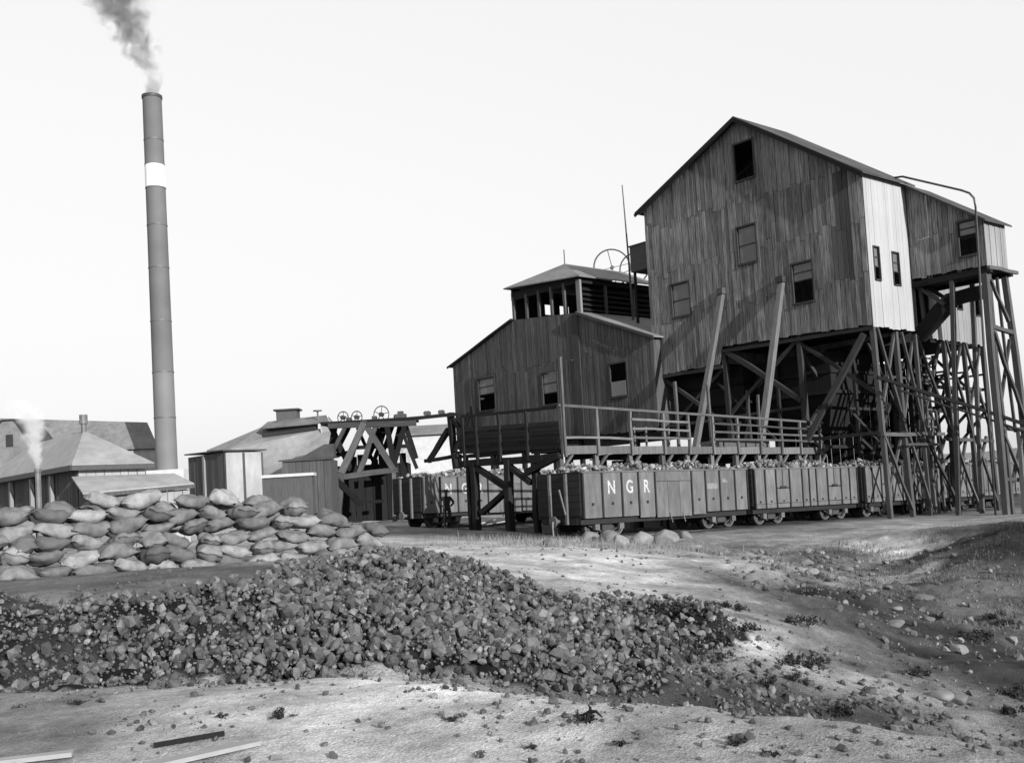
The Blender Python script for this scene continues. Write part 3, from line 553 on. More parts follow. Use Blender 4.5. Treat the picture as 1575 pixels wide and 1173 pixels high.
# lower rear section, lit side with two small windows
rear = thing('rear_bin_house', 'lower grey plank section seen under the wing behind the chute', 'building', (25.5, 3, 7.8))
mb = MB(); mb.beam((22.75, QR+.1, 9), (28, QR+.1, 9), .12); rf = mb.build('wall_frame', m_timberd, rear)
rw = [(25.5, 26.0, 9.5, 10.1), (27.35, 27.85, 9.3, 10.35)]
plank_wall(rf, s3, 22.72, 28.2, lambda u: 7.88-.02*(u-22), lambda u: 12.3, rw, .25, m_pale)
for v in rw: window(rear, s3, *v, .0, fw=.05)
mb = MB(); mb.box((22.72, QR+.1, 7.7), (28.2, 11.8, 7.85)); mb.build('floor', m_timberd, rear)
mb = MB(); mb.box((28.15, QR, 7.86), (28.22, 11.8, 14)); mb.box((22.72, 11.72, 7.86), (28.15, 11.8, 14)); mb.build('back_wall', m_board, rear)
mb = MB(); mb.prism([(22.75, QR-.3, 12.3), (28.5, QR-.3, 12.3), (28.5, 11.9, 14.2), (22.75, 11.9, 14.2)], (0, 0, .08)); mb.build('roof', m_rooft, rear)
# drain pipe over the wing
pipe = thing('steam_pipe', 'thin bent pipe rising over the wing roof and running down its front', 'pipe', (20.9, -4.6, -.6))
pp = [(20.85, -1.0, 15.55), (20.85, -1.4, 15.5), (20.85, -4.2, 14.1), (20.85, -4.55, 13.88), (20.85, -4.74, 13.6), (20.85, -4.78, 13.2), (20.85, -4.62, 6), (20.85, -4.55, gzz(*TW(20.85, -4.55))-.1)]
mb = MB(); mb.tube(pp, .05, 8); mb.build('pipe', m_steel, pipe, True)

# ---------------------------------------------------------------- trestle under the house
def beams(parent, lst, name, mat, w=.2, jit=.05):
    for e in lst:
        p, q = np.array(e[0], float), np.array(e[1], float); ww_ = (e[2] if len(e) > 2 else w)*.86
        p = p+np.array([random.uniform(-jit, jit) for _ in range(3)]); mb = MB(); mb.beam(p, q, ww_, ww_*random.uniform(.85, 1.1)); mb.build(name, mat, parent)
def gq(s, q): return gzz(*TW(s, q))-.15
tre = thing('timber_trestle', 'forest of braced timber posts carrying the screening house', 'trestle', (22.5, 4, -.5))
post = []; br = []; hz_ = []
rows = [(17.72, 8.1), (19.75, 8.05), (21.4, 8.0), (24.0, 7.85), (26.0, 7.8), (28.0, 7.75)]
for k, (s, zt_) in enumerate(rows):
    post.append(((s, QR+.1, zt_), (s+random.uniform(-.1, .1), QR-.05, gq(s, QR)), .24 if k in (0, 1, 3, 5) else .2))
for (s, zt_), (s2, z2) in zip(rows[:-1], rows[1:]):
    br += [((s+.05, QR-.05, zt_-.05), (s2-.05, QR-.05, 3.3), .14), ((s2-.05, QR+.2, z2-.1), (s+.05, QR+.2, 3.3), .13), ((s+.05, QR-.1, 3.1), (s2-.05, QR-.1, -.3), .14), ((s2-.05, QR+.25, 3.1), (s+.05, QR+.25, -.3), .14)]
hz_ += [((17.6, QR-.12, 3.25), (23.0, QR-.12, 3.2), .2), ((19.2, QR-.2, 2.75), (22.2, QR-.2, 2.7), .16), ((23.5, QR+.3, 5.6), (28.2, QR+.3, 5.5), .18), ((23.5, QR, 2.9), (28.2, QR, 2.8), .18)]
for q in (2.85, 7.45, 11.95):
    for s in (17.75, 22.5, 28.0):
        if q == 2.85 and s > 20: continue
        post.append(((s, q, 8.3 if q < 7.5 and s < 20 else 7.6), (s, q-.1, max(gq(s, q), -.9)), .3))
    br += [((17.8, q+.1, 7.8), (22.4, q+.1, 3.4), .2), ((22.4, q+.3, 7.6), (17.8, q+.3, 3.4), .2)]
br += [((17.7, 7.2, 8.2), (17.7, 2.9, 5.2), .27), ((17.85, 3.0, 8.1), (17.85, 7.3, 5.0), .22), ((17.6, -.75, 7.9), (17.2, 2.45, 3.2), .3), ((17.85, 2.8, 7.9), (17.85, -.9, 5.2), .2),
       ((17.8, 11.8, 7.4), (17.8, 7.6, 4.4), .22), ((17.95, 7.6, 7.4), (17.95, 11.8, 4.4), .22)]
hz_ += [((17.8, 11.9, 4.75), (17.8, 2.8, 4.9), .16), ((17.7, 12.2, 7.45), (17.7, 7.5, 7.45), .22), ((17.7, 7.5, 8.2), (17.7, -1.2, 8.1), .22), ((17.72, -1.15, 3.3), (17.72, 3.0, 3.3), .2)]
# cross frames seen against the sky on the right
for s in (24.0, 26.0, 28.0):
    post.append(((s, 1.6, 7.6), (s, 1.6, -.9), .2)); br += [((s, QR+.1, 7.5), (s, 1.5, 4.8), .15), ((s, 1.5, 7.4), (s, QR+.1, 4.6), .15), ((s, QR, 4.5), (s, 1.5, 1.8), .15)]; hz_ += [((s, QR, 4.6), (s, 1.6, 4.6), .16), ((s, QR, 6.3), (s, 1.6, 6.3), .12)]
for s, a, b_ in ((22.0, 7.4, 1.2), (22.7, 6.8, -.6), (22.35, 5.2, -.6), (23.2, 4.4, -.6)): post.append(((s, QR+.35, a), (s+.1, QR+.3, b_), .13))
post += [((s_, q_, 7.6), (s_+.1, q_, -.8), .17) for s_, q_ in ((20.4, 1.7), (21.6, .4), (22.9, .2), (24.8, .6), (23.3, 2.4), (25.2, 3.0), (19.0, 5.2), (20.6, 9.6), (26.6, 4.5))]
br += [((19.4, .2, 7.7), (23.2, .3, 2.6), .15), ((23.4, .4, 7.5), (19.6, .5, 2.4), .15), ((21.0, 1.9, 3.2), (24.6, .2, -.5), .15), ((24.5, 1.0, 7.2), (27.6, 1.2, 3.0), .14), ((27.4, .3, 7.2), (24.4, .2, 2.6), .14), ((18.2, 4.9, 3.4), (18.2, 8.8, 7.2), .16), ((19.0, 1.0, 4.4), (20.8, -.9, 1.2), .14)]
hz_ += [((18.0, .6, 4.6), (28.0, .6, 4.5), .16), ((18.0, 1.9, 2.9), (28.0, 2.0, 2.8), .18), ((19.2, -1.0, 5.9), (23.0, -1.0, 5.8), .12)]
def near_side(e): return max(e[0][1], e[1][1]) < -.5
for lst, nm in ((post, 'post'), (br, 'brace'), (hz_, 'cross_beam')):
    beams(tre, [e for e in lst if near_side(e)], nm, m_timber); beams(tre, [e for e in lst if not near_side(e)], nm, m_timberm)  # inner timbers get the copy with shade in its colour
# ladder of cleats on the elevator casing
for k in range(9): mb = MB(); z = 3.6+k*.42; mb.beam((22.0, QR+.25, z), (23.0, QR+.25, z-.04), .09); mb.build('rung', m_timber, tre)
# storage hoppers inside the trestle, near-black with shade put into their colour
for k, (q0, q1, s0, s1, lb) in enumerate(((2.2, 6.6, 19.2, 23.2, 'dark timber hopper under the near half of the screening house'), (7.0, 11.6, 18.6, 23.0, 'dark timber hopper under the far half of the screening house'))):
    hp_ = thing('loading_hopper', lb, 'hopper', ((s0+s1)/2, (q0+q1)/2, 3.4), group='hoppers under the screening house')
    mb = MB(); zt_ = 7.55; c = .9
    top = [(s0, q0, zt_), (s1, q0, zt_), (s1, q1, zt_), (s0, q1, zt_)]; mid = [(s0, q0, 5.6), (s1, q0, 5.6), (s1, q1, 5.6), (s0, q1, 5.6)]; bot = [(s0+c, q0+c, 3.6), (s1-c, q0+c, 3.6), (s1-c, q1-c, 3.6), (s0+c, q1-c, 3.6)]
    V = top+mid+bot; F = [[a, (a+1) % 4, (a+1) % 4+4, a+4] for a in range(4)]+[[a+4, (a+1) % 4+4, (a+1) % 4+8, a+8] for a in range(4)]+[[0, 3, 2, 1], [8, 9, 10, 11]]
    mb.add(V, F); mb.build('bin', m_timberd, hp_)
    mb = MB(); mb.beam(((s0+s1)/2, (q0+q1)/2, 3.6), ((s0+s1)/2-.8, (q0+q1)/2-.6, 2.7), .8, .5); mb.build('spout', m_timberd, hp_)
    for z in (5.6, 6.6): 
        mb = MB(); mb.box((s0-.1, q0-.1, z-.08), (s1+.1, q0, z+.08)); mb.box((s0-.1, q0, z-.08), (s0, q1+.1, z+.08)); mb.build('waling', m_timberd, hp_)
bw_ = thing('boarded_backdrop', 'added dark boarded partition at the back beneath the screening house', 'backdrop', (28.3, 7, 0))  # backdrop added to darken the space under the house
mb = MB(); mb.beam((28.45, 2, 4), (28.45, 12, 4), .15); bwf = mb.build('wall_frame', m_timberd, bw_)
plank_wall(bwf, lambda u, z, d: (28.35-d, u, z), 2.2, 12.0, lambda q: -.5, lambda q: 7.6, [], .3, m_timberd)

# tower legs under the wing
tw = thing('wing_tower', 'tall splayed timber tower under the outer end of the wing', 'tower', (22.2, -5, -.7))
g0 = gq(21.2, -5); l = []
l += [((21.3, -4.75, 10.2), (21.25, -4.85, g0), .3), ((21.6, -4.75, 10.2), (21.7, -4.9, g0), .22), ((23.2, -4.75, 10.2), (23.75, -5.0, g0), .3), ((21.3, -3.2, 10.2), (21.3, -2.6, g0), .22), ((23.2, -3.2, 10.2), (23.6, -2.6, g0), .22)]
beams(tw, l, 'leg', m_timber, jit=0)
beams(tw, [((21.4, -4.8, 7.8), (23.35, -4.85, 7.6), .22), ((21.4, -4.85, 3.2), (23.6, -4.9, 3.1), .2), ((21.3, -4.85, .9), (23.7, -4.95, .8), .2)], 'cross_beam', m_timber, jit=0)
beams(tw, [((21.5, -4.9, 9.9), (22.9, -4.9, 8.1), .16), ((21.45, -4.9, 7.5), (23.5, -5., 3.5), .16), ((23.25, -4.72, 7.3), (21.5, -4.7, 3.5), .15), ((22.3, -4.8, 10.1), (22.9, -4.8, 3.), .13), ((21.45, -4.95, 2.9), (23.6, -5., -.4), .15), ((23.6, -4.8, 2.9), (21.4, -4.8, -.4), .15), ((22.9, -4.9, 3.0), (21.9, -5.3, g0), .18)], 'brace', m_timber, jit=0)
# sloping launder beam
lau = thing('sloping_launder', 'long dark sloping double beam crossing in front of the trestle', 'launder', (20, -4, 3))
beams(lau, [((16.8, -1.7, 5.75), (22.6, -5.65, 3.2), .17), ((17.6, -2.2, 5.15), (22.6, -5.65, 2.85), .1)], 'beam', m_timberd, jit=0)
# raking struts against the gable
rs = thing('raking_strut', 'pale raking timber prop against the gable, left of the pair', 'strut', (14.8, 7.1, 3.2), group='raking gable struts')
mb = MB(); mb.beam((17.52, 7.13, 11.2), (14.6, 7.13, 3.15), .27, .25); mb.build('prop', m_rail, rs); mb = MB(); mb.box((17.3, 6.93, 11.15), (17.58, 7.33, 11.45)); mb.build('cleat', m_timber, rs)
rs = thing('raking_strut', 'pale raking timber prop against the gable, right of the pair', 'strut', (15, 3.5, 3.2), group='raking gable struts')
mb = MB(); mb.beam((17.52, 3.45, 11.1), (14.95, 3.45, 3.15), .27, .25); mb.build('prop', m_rail, rs); mb = MB(); mb.box((17.3, 3.25, 11.05), (17.58, 3.65, 11.35)); mb.build('cleat', m_timber, rs)

# ---------------------------------------------------------------- loading deck with railings
dk = thing('loading_deck', 'raised railed timber loading deck alongside the nearest wagons', 'deck', (9, 5, 2.9))
def dz(s): return 3.12-.02*s
ds0, ds1, dq0, dq1 = 1.4, 17.3, 2.55, 8.6
k = 0; q = dq0+.06
while q < dq1:
    mb = MB(); sa = ds0 if q < 4.1 else 9.0; mb.beam((sa, q+.14, dz(sa)-.03), (ds1, q+.14, dz(ds1)-.03), .27, .06); mb.build('deck_plank', m_timberd, dk); q += .285
s = ds0
segs = [1.42, 3.3, 5.2, 7.15, 8.7, 10.3, 12.0, 13.6, 15.2, 16.7, 18.3]
for a, b_ in zip(segs[:-1], segs[1:]):
    mb = MB(); mb.box((a+.06, dq0-.06, dz(b_)-.16), (b_-.06, dq0, dz(a)+.02+.1)); mb.build('fascia_board', m_rail, dk)
for i, a in enumerate(segs):
    mb = MB(); mb.beam((a, dq0-.1, dz(a)-.2), (a, dq0-.1, 4.82-.04*a+.02), .11); mb.build('rail_post', m_rail, dk)
    mb = MB(); mb.beam((a, dq0+.1, dz(a)-.2), (a, dq0+.1, gq(a, dq0)), .2); mb.build('support_post', m_rail, dk)
    mb = MB(); mb.beam((a+.06, dq0+.05, dz(a)-.75), (a+.6, dq0+.05, dz(a)-.2), .1); mb.build('knee_brace', m_rail, dk)
    qe = dq1 if a > 9 else 4.3; mb = MB(); mb.beam((a, qe-.15, dz(a)-.1), (a, qe-.15, gq(a, qe)), .24); mb.build('support_post', m_timberd, dk)
    mb = MB(); mb.beam((a, dq0+.1, dz(a)-.22), (a, qe, dz(a)-.22), .2, .22); mb.build('joist', m_timberd, dk)
mb = MB(); mb.beam((ds0-.1, dq0-.1, 4.82-.04*1.3), (18.6, dq0-.1, 4.82-.04*18.6), .09, .1); mb.build('top_rail', m_rail, dk)
def rl_(a, b_, f):
    mb = MB(); za = dz(a)+f*(4.82-.04*a-dz(a)); zc = dz(b_)+f*(4.82-.04*b_-dz(b_)); mb.beam((a, dq0-.17, za), (b_, dq0-.17, zc), .05, .09); mb.build('rail', m_rail if a < 9 else m_timber, dk)
rl_(1.4, 5.2, .26)
for f in (.3, .52, .76): rl_(5.2, 8.7, f)
for f in (.3, .52, .76): rl_(10.3, 18.4, f)
for a in (5.9, 6.6, 8.0, 11.0, 14.4): mb = MB(); mb.beam((a, dq0+.4, dz(a)), (a, dq0+.4, dz(a)+1.05), .07); mb.build('baluster', m_rail, dk)
# far edge and left end of the deck: boarded parapet
for f in (.2, .55, .98): 
    mb = MB(); mb.beam((ds0-.02, dq0+.1, dz(ds0)+1.65*f), (ds0-.02, dq1, dz(ds0)+.2+1.65*f), .05, .13); mb.build('rail', m_timberd, dk)
for q in (4.4, 6.1, 7.6, 8.5): mb = MB(); mb.beam((ds0-.08, q, dz(ds0)-.3), (ds0-.08, q, dz(ds0)+1.5+.03*q), .11); mb.build('rail_post', m_timberd, dk)
mb = MB(); mb.beam((ds0+.05, dq0-.2, dz(ds0)-.3), (ds0+.05, dq0-.2, 6.6), .1); mb.build('tall_pole', m_rail, dk)
mb = MB(); mb.beam((ds0, 3.6, dz(ds0)-.28), (ds0, dq1+.3, dz(ds0)-.2), .2, .3); mb.build('end_beam', m_timberd, dk)
beams(dk, [((ds0, 8.0, 2.9), (ds0, 8.0, gq(ds0, 8)), .3), ((ds0, 8.35, 2.9), (ds0, 8.35, gq(ds0, 8)), .2), ((ds0, 5.7, 2.9), (ds0, 5.8, gq(ds0, 5.7)), .34)], 'support_post', m_timberd, jit=0)
beams(dk, [((ds0+.05, 7.9, 2.7), (ds0+.05, 5.8, 1.7), .3), ((ds0+.05, 5.8, 1.75), (ds0+.05, 7.7, .8), .28), ((ds0, 5.6, 2.6), (ds0, 4.4, 1.9), .24), ((ds0-.1, dq0, 2.85), (ds0-.3, 4.3, 2.3), .26)], 'brace', m_timberd, jit=0)
for a, hh_ in ((13.2, 6.1), (16.2, 5.9), (10.9, 6.2), (17.0, 5.7)): mb = MB(); mb.beam((a, dq0+2.4, dz(a)), (a, dq0+2.4, hh_), .12); mb.build('tall_pole', m_timber, dk)
mb = MB(); mb.box((11.8, dq0+.8, dz(12)+.02), (15.5, dq0+1.9, dz(12)+.5)); mb.build('trough', m_rail, dk)

# ---------------------------------------------------------------- smaller screening house with monitor roof
SH = 17.05
sm = thing('monitor_house', 'dark plank house with raised louvred monitor roof, left of the tall gable', 'building', (SH, 21, 4.6))
def h3(u, z, d): return (SH-d, u, z)
def mzt(q):
    if q < 17.3: return 9.6+(11.85-9.6)*(q-11.6)/5.7
    if q < 23.15: return 11.9+(q-17.3)*.09
    return 12.42-(12.42-10.37)*(q-23.15)/6.65
shw = [(25.5, 27.1, 7.05, 9.1), (19.5, 20.8, 6.8, 8.7), (13.75, 15.0, 6.65, 8.5)]
mb = MB()
for z in (6., 8.9): mb.beam((SH+.09, 11.7, z), (SH+.09, 29.6, z), .12)
for q in (11.9, 17.4, 23., 29.6): mb.beam((SH+.25, q, 4.7), (SH+.25, q, mzt(q)-.2), .2)
shf = mb.build('wall_frame', m_timberd, sm)
plank_wall(shf, h3, 11.6, 29.8, lambda q: 4.55+.02*(q-12), mzt, shw, .27, m_boardS, (9.3,))
window(sm, h3, *shw[0], .5); window(sm, h3, *shw[1], .65); window(sm, h3, *shw[2], .0)
mb = MB(); mb.box((SH+.04-.12, 13.8, 6.68), (SH-.03, 14.95, 7.5)); mb.build('shutter', m_pane, sm)
mb = MB(); mb.box((SH-.1, 17.35, 4.7), (SH-.04, 17.9, 11.85)); mb.build('corner_board', m_timber, sm)
SB = 26.5
mb = MB(); mb.box((SH+.02, 29.7, 4.7), (SB, 29.77, 10.3)); mb.build('left_wall', m_boardS, sm)
mb = MB(); mb.box((SH+.02, 11.62, 4.7), (SB, 11.69, 9.5)); mb.build('right_wall', m_boardS, sm)
mb = MB(); mb.prism([(SB-.06, 11.7, 4.7), (SB-.06, 29.69, 4.7), (SB-.06, 29.69, 10.3), (SB-.06, 23.15, 12.4), (SB-.06, 17.3, 11.85), (SB-.06, 11.7, 9.5)], (.05, 0, 0)); mb.build('back_wall', m_boardS, sm)
mb = MB(); mb.box((SH+.05, 12.1, 4.45), (SB, 30.5, 4.6)); mb.build('floor', m_timberd, sm)
mb = MB(); mb.prism([(SH-.25, 11.35, 9.54), (SB, 11.35, 9.54), (SB, 17.3, 11.88), (SH-.25, 17.3, 11.88)], (0, 0, .08)); mb.build('roof', m_irond, sm, label='lean-to roof slope with a pale edge')
mb = MB(); mb.prism([(SH-.25, 30.15, 10.3), (SH-.25, 23.2, 12.44), (SB, 23.2, 12.44), (SB, 30.15, 10.3)], (0, 0, .08)); mb.build('roof', m_rooft, sm)
mb = MB(); mb.beam((SH-.28, 11.35, 9.53), (SH-.28, 17.3, 11.87), .05, .14); mb.build('barge_board', m_timber, sm)
mb = MB(); mb.beam((SH-.28, 30.15, 10.28), (SH-.28, 23.2, 12.42), .05, .14); mb.build('barge_board', m_timberd, sm)
# monitor: posts, louvre opening, hip roof
MZ0, MZ1 = 12.1, 14.15; ML = 24.2
mon = MB(); mon.box((SH-.02, 17.1, MZ1-.5), (ML, 17.3, MZ1-.2)); mon.box((SH-.02, 23.1, MZ1-.02), (ML, 23.3, MZ1+.25)); mon.box((SH-.04, 17.1, MZ1-.5), (SH+.14, 23.3, MZ1+.0)); mon = mon.build('monitor_frame', m_timberd, sm)
for i, q in enumerate((17.2, 18.45, 19.6, 20.75, 21.9, 23.15)):
    mb = MB(); mb.box((SH-.06, q-(.16 if i == 0 else .09), mzt(q)+.0), (SH+.1, q+(.16 if i == 0 else .09), MZ1-.3)); mb.build('monitor_post', m_pale if i == 0 else m_boardS, mon)
for s_ in (19.2, 21.6, 23.9):
    mb = MB(); mb.box((s_, 17.12, 11.95), (s_+.14, 17.28, MZ1-.4)); mb.build('monitor_post', m_boardS, mon)
    mb = MB(); mb.box((s_, 23.12, 12.4), (s_+.14, 23.28, MZ1-.1)); mb.build('monitor_post', m_boardS, mon)
for j in range(5):
    z = 12.05+j*.3; mb = MB(); mb.prism([(SH+.2, 17.55, z+.26), (ML, 17.55, z+.26), (ML, 17.22, z), (SH+.2, 17.22, z)], (0, 0, .02)); mb.build('louvre', m_timberd, mon)
mb = MB(); mb.box((SH+.3, 17.7, 11.9), (ML, 17.78, 13.9)); mb.box((ML-.1, 17.8, 11.9), (ML-.02, 23.1, 14.2)); mb.box((SH+.2, 23.14, 12.4), (19.7, 23.2, 14.3)); mb.box((20.55, 23.14, 12.4), (21.0, 23.2, 14.3)); mb.box((21.85, 23.14, 12.4), (ML, 23.2, 14.3)); mb.box((19.7, 23.14, 12.4), (21.85, 23.19, 12.95)); mb.box((19.7, 23.14, 13.6), (21.85, 23.19, 14.3)); mb.build('inner_partition', m_timberd, mon)
mb = MB(); e = .35; zr = 15.55
P = [(SH-e, 17.1-e, MZ1-.24), (SH-e, 23.3+e, MZ1+.28), (ML, 23.3+e, MZ1+.28), (ML, 17.1-e, MZ1-.24), (19.0, 20.3, zr), (ML, 20.3, zr-.05)]
mb.add(P+[(x, y, z+.07) for x, y, z in P], [[0, 4, 1][::-1], [1, 4, 5, 2][::-1], [0, 3, 5, 4][::-1], [6, 10, 7], [7, 10, 11, 8], [6, 9, 11, 10], [0, 1, 7, 6], [1, 2, 8, 7], [3, 0, 6, 9], [2, 3, 9, 8]])
mb.build('monitor_roof', m_irond, sm)
mb = MB(); mb.tube([(19.0, 20.3, zr), (19.0, 20.3, zr+.95)], .035, 6); mb.build('finial', m_steel, sm)
beams(sm, [((SH+.2, q, 4.45), (SH+.2, q, gq(SH, q)), .3) for q in (13.5, 18, 22, 26, 30)]+[((SB-.2, q, 4.45), (SB-.2, q, gq(SH, q)), .3) for q in (13.5, 22, 30)], 'support_post', m_timberd)
# head sheave wheels on the roof, box and flag pole
def sheave(s, q, z, r, lb, t_=.06, spokes=6, yard=True, ax=(0, 1, 0)):
    t = thing('sheave_wheel', lb, 'wheel', (s, q, z-r) if yard else (s, q, z-r), yard, 'winding sheave wheels')
    mb = MB(); mb.ring((s, q, z), ax, r, t_); rim = mb.build('rim', m_steel, t, True)
    a_ = np.array(ax, float); u_ = np.cross(a_, (0, 0, 1.)); mb = MB()
    for k in range(spokes):
        th = math.pi*2*k/spokes+.2; mb.beam((s, q, z), np.array((s, q, z))+(u_*math.cos(th)+np.array((0, 0, 1.))*math.sin(th))*r, .035)
    mb.build('spokes', m_steel, t); mb = MB(); c = np.array((s, q, z)); mb.tube([c-a_*.12, c+a_*.12], .12, 8); mb.build('hub', m_steel, t); return t
sheave(23.3, 20.4, 15.8, 1.2, 'large iron sheave wheel showing above the monitor roof ridge', .05, 4, ax=(.55, .83, 0))
sheave(24.2, 19.3, 15.6, 1.0, 'narrow iron sheave wheel beside the flag pole on the roof', .05, 4, ax=(.93, .35, 0))
t = thing('flag_pole', 'thin bare pole standing beside the roof wheels', 'pole', (20.2, 16, 11.3)); mb = MB(); mb.tube([(20.26, 16, 11.3), (20.2, 16, 15.1), (20.05, 16, 19.6)], [.07, .06, .03], 6); mb.build('pole', m_timber, t)
t = thing('roof_tank', 'small dark box tank against the left wall of the gabled house', 'tank', (18.5, 13.5, 13.75)); mb = MB(); mb.box((18.3, 12.3, 13.75), (20, 14.1, 15.2)); mb.build('tank', m_steel, t); mb = MB(); mb.box((18.25, 12.25, 15.2), (20.05, 14.15, 15.28)); mb.build('lid', m_steel, t)
mb = MB(); mb.beam((18.4, 13.9, 10.8), (18.4, 13.9, 13.75), .12); mb.beam((19.9, 13.9, 10.8), (19.9, 13.9, 13.75), .12); mb.build('stand', m_timberd, t)
# haulage beam and its braces at the left corner
t = thing('haulage_gantry', 'dark timber gantry braces at the left corner of the monitor house', 'gantry', (16.6, 30, 1))
z0_ = gq(16.6, 29.5)
beams(t, [((16.6, 29.8, 7.2), (16.6, 29.3, z0_), .42), ((16.6, 29.8, 7.0), (16.6, 27.5, 4.7), .3), ((16.5, 27.6, 7.0), (16.5, 29.4, 4.6), .26), ((16.6, 30.1, 6.1), (16.6, 32.6, 4.1), .36), ((16.6, 29.2, 4.3), (16.6, 33., 4.15), .28), ((16.6, 27.4, 7.4), (16.6, 27.3, 4.2), .24)], 'timber', m_timberd, jit=0)

# dark boarded gallery along the front of the monitor house
gal = thing('boarded_gallery', 'dark boarded gallery under the windows of the monitor house', 'gallery', (16.0, 24, 4.1))
mb = MB(); mb.box((15.3, 17.8, 4.0), (SH-.15, 27.2, 4.2)); mb.build('floor', m_timberd, gal)
for j in range(7):
    mb = MB(); z0 = 3.95+j*.23; mb.prism([(15.25, 17.6, z0), (15.25, 27.2, z0+.4), (15.25, 27.2, z0+.62), (15.25, 17.6, z0+.22)], (-.04, 0, 0)); mb.build('parapet_board', m_timberd if j < 5 else m_timberm, gal)
for q in (18.2, 21, 24, 26.8): mb = MB(); mb.beam((15.4, q, 4.0), (15.4, q, gq(15.4, q)), .26); mb.build('support_post', m_timberd, gal)

# ---------------------------------------------------------------- pit-head trestle (left of the far wagon)
pit = thing('pit_trestle', 'timber pit trestle of leaning A-frames carrying small wheels', 'trestle', (-7.9, 57.5, .7), False)
for p, q, w_ in PIT:
    p, q = np.array(p), np.array(q)
    if min(p[2], q[2]) < 1.8:
        k = 0 if p[2] < q[2] else 1; e = [p, q][k]; gg = gzz(e[0], e[1])
        if e[2] < 1.35: e[2] = gg-.1
    nm = 'cross_beam' if abs(p[2]-q[2]) < .45 else ('leg' if abs(p[0]-q[0]) < .35 else 'raking_leg')
    mb = MB(); mb.beam(p, q, w_*.85, w_*.85); mb.build(nm, m_timberd if (p[1] > 58 or random.random() < .45) else m_timber, pit)
mb = MB(); mb.box((-10.3, 56.6, 5.85), (-5.2, 59.3, 5.98)); mb.build('platform', m_timberd, pit)
def bs(x, z, r, lb): sheave(x, 57.2, z, r, lb, .03, 5, False, ax=(.35, .94, 0))
bs(-9.15, 6.2, .33, 'leftmost small sheave wheel on the pit trestle'); bs(-8.4, 6.18, .33, 'middle small sheave wheel on the pit trestle'); bs(-7.05, 6.25, .46, 'largest sheave wheel on the pit trestle')
t = thing('winch_box', 'low dark bearing block on the right end of the pit trestle', 'winch', (-6.0, 57.2, 5.98), False); mb = MB(); mb.box((-6.3, 56.9, 5.98), (-5.7, 57.5, 6.2)); mb.box((-6.15, 57, 6.2), (-5.85, 57.4, 6.36)); mb.build('block', m_steel, t)
gp = TW(17, 29.8)
t = thing('haulage_beam', 'long thin beam linking the pit trestle to the monitor house', 'beam', (-5.6, 57.5, 5.9), False)
mb = MB(); mb.beam((-5.5, 57.5, 5.95), (gp[0], gp[1], 7.1), .2, .22); mb.build('beam', m_timberd, t)
for k in (.3, .36, .62, .68): mb = MB(); c = np.array((-5.5, 57.5, 6.05))*(1-k)+np.array((gp[0], gp[1], 7.2))*k; mb.tube([c-(0, .15, -.12), c+(0, .15, .12)], .14, 10); mb.build('roller', m_steel, t)
pb = [(-9.9, 5.8, -8.9, 3.3), (-9.2, 3.4, -8.3, 5.7), (-8.6, 5.7, -7.6, 3.2), (-7.5, 5.8, -6.9, 3.1), (-7.9, 3.2, -6.9, 5.8), (-6.9, 3.3, -6.2, 5.8), (-6.2, 5.8, -5.3, 3.2), (-10.2, 4.2, -9.0, 4.3), (-9.0, 4.6, -5.6, 4.5), (-10.3, 3.3, -9.7, 5.7)]
for i, (a, b_, c, d) in enumerate(pb): mb = MB(); yy = 57.6+.5*(i % 3); mb.beam((a, yy, b_), (c, yy, d), random.uniform(.18, .3)); mb.build('brace', m_timberd, pit)
for x in (-9.0, -7.6, -6.4): mb = MB(); mb.box((x, 57.3, 5.98), (x+.25, 57.7, 6.2)); mb.build('bearing', m_steel, pit)
# tubs and clutter under the trestle
t = thing('timber_stage', 'low dark boarded stage under the pit trestle', 'stage', (-8, 58.6, .6), False)
mb = MB(); mb.box((-9.8, 58.2, .5), (-5.9, 60.4, 3.6)); mb.build('casing', m_timberd, t)
for k in range(10): mb = MB(); x = -9.8+k*.39; mb.box((x+.01, 58.14, .5), (x+.37, 58.19, random.uniform(3.2, 4.3))); mb.build('board', m_timberd, t)

# ---------------------------------------------------------------- chimney stack with smoke
cx_, cy_ = -28.05, 85.
st = thing('chimney_stack', 'tall riveted iron chimney stack with a white painted band', 'chimney', (cx_, cy_, .4), False)
def rad(z): return .86-.0031*(z-5)
def ring_section(z0, z1, mat, name, dr=0):
    mb = MB(); mb.tube([(cx_, cy_, z0), (cx_, cy_, z1)], [rad(z0)+dr, rad(z1)+dr], 32, name in ('rim', 'painted_band')); mb.build(name, mat, st, True if name != 'x' else False)
zs_ = [5.05, 9.3, 13.0, 17.2, 21.6, 25.1, 28.2, 30.15, 32.2, 35.8]
for i in range(len(zs_)-1):
    if i == 6: ring_section(zs_[i], zs_[i+1], m_band, 'painted_band', .012)
    else: ring_section(zs_[i], zs_[i+1], m_stackb if i < 2 else m_stack, 'stack_section')
for z in zs_[1:-1]: ring_section(z-.05, z+.05, m_steelp if z not in (28.2, 30.15) else m_stack, 'flange', .03)
ring_section(35.72, 35.95, m_steel, 'rim', .06)
for o in st.children:
    for p in o.data.polygons: p.use_smooth = len(p.vertices) == 4 and o.name.split('.')[0] not in ('rim', 'painted_band', 'flange')
mb = MB(); mb.box((cx_-1.25, cy_-1.3, .2), (cx_+1.75, cy_+1.5, 5.04)); mb.build('plinth', m_conc, st)

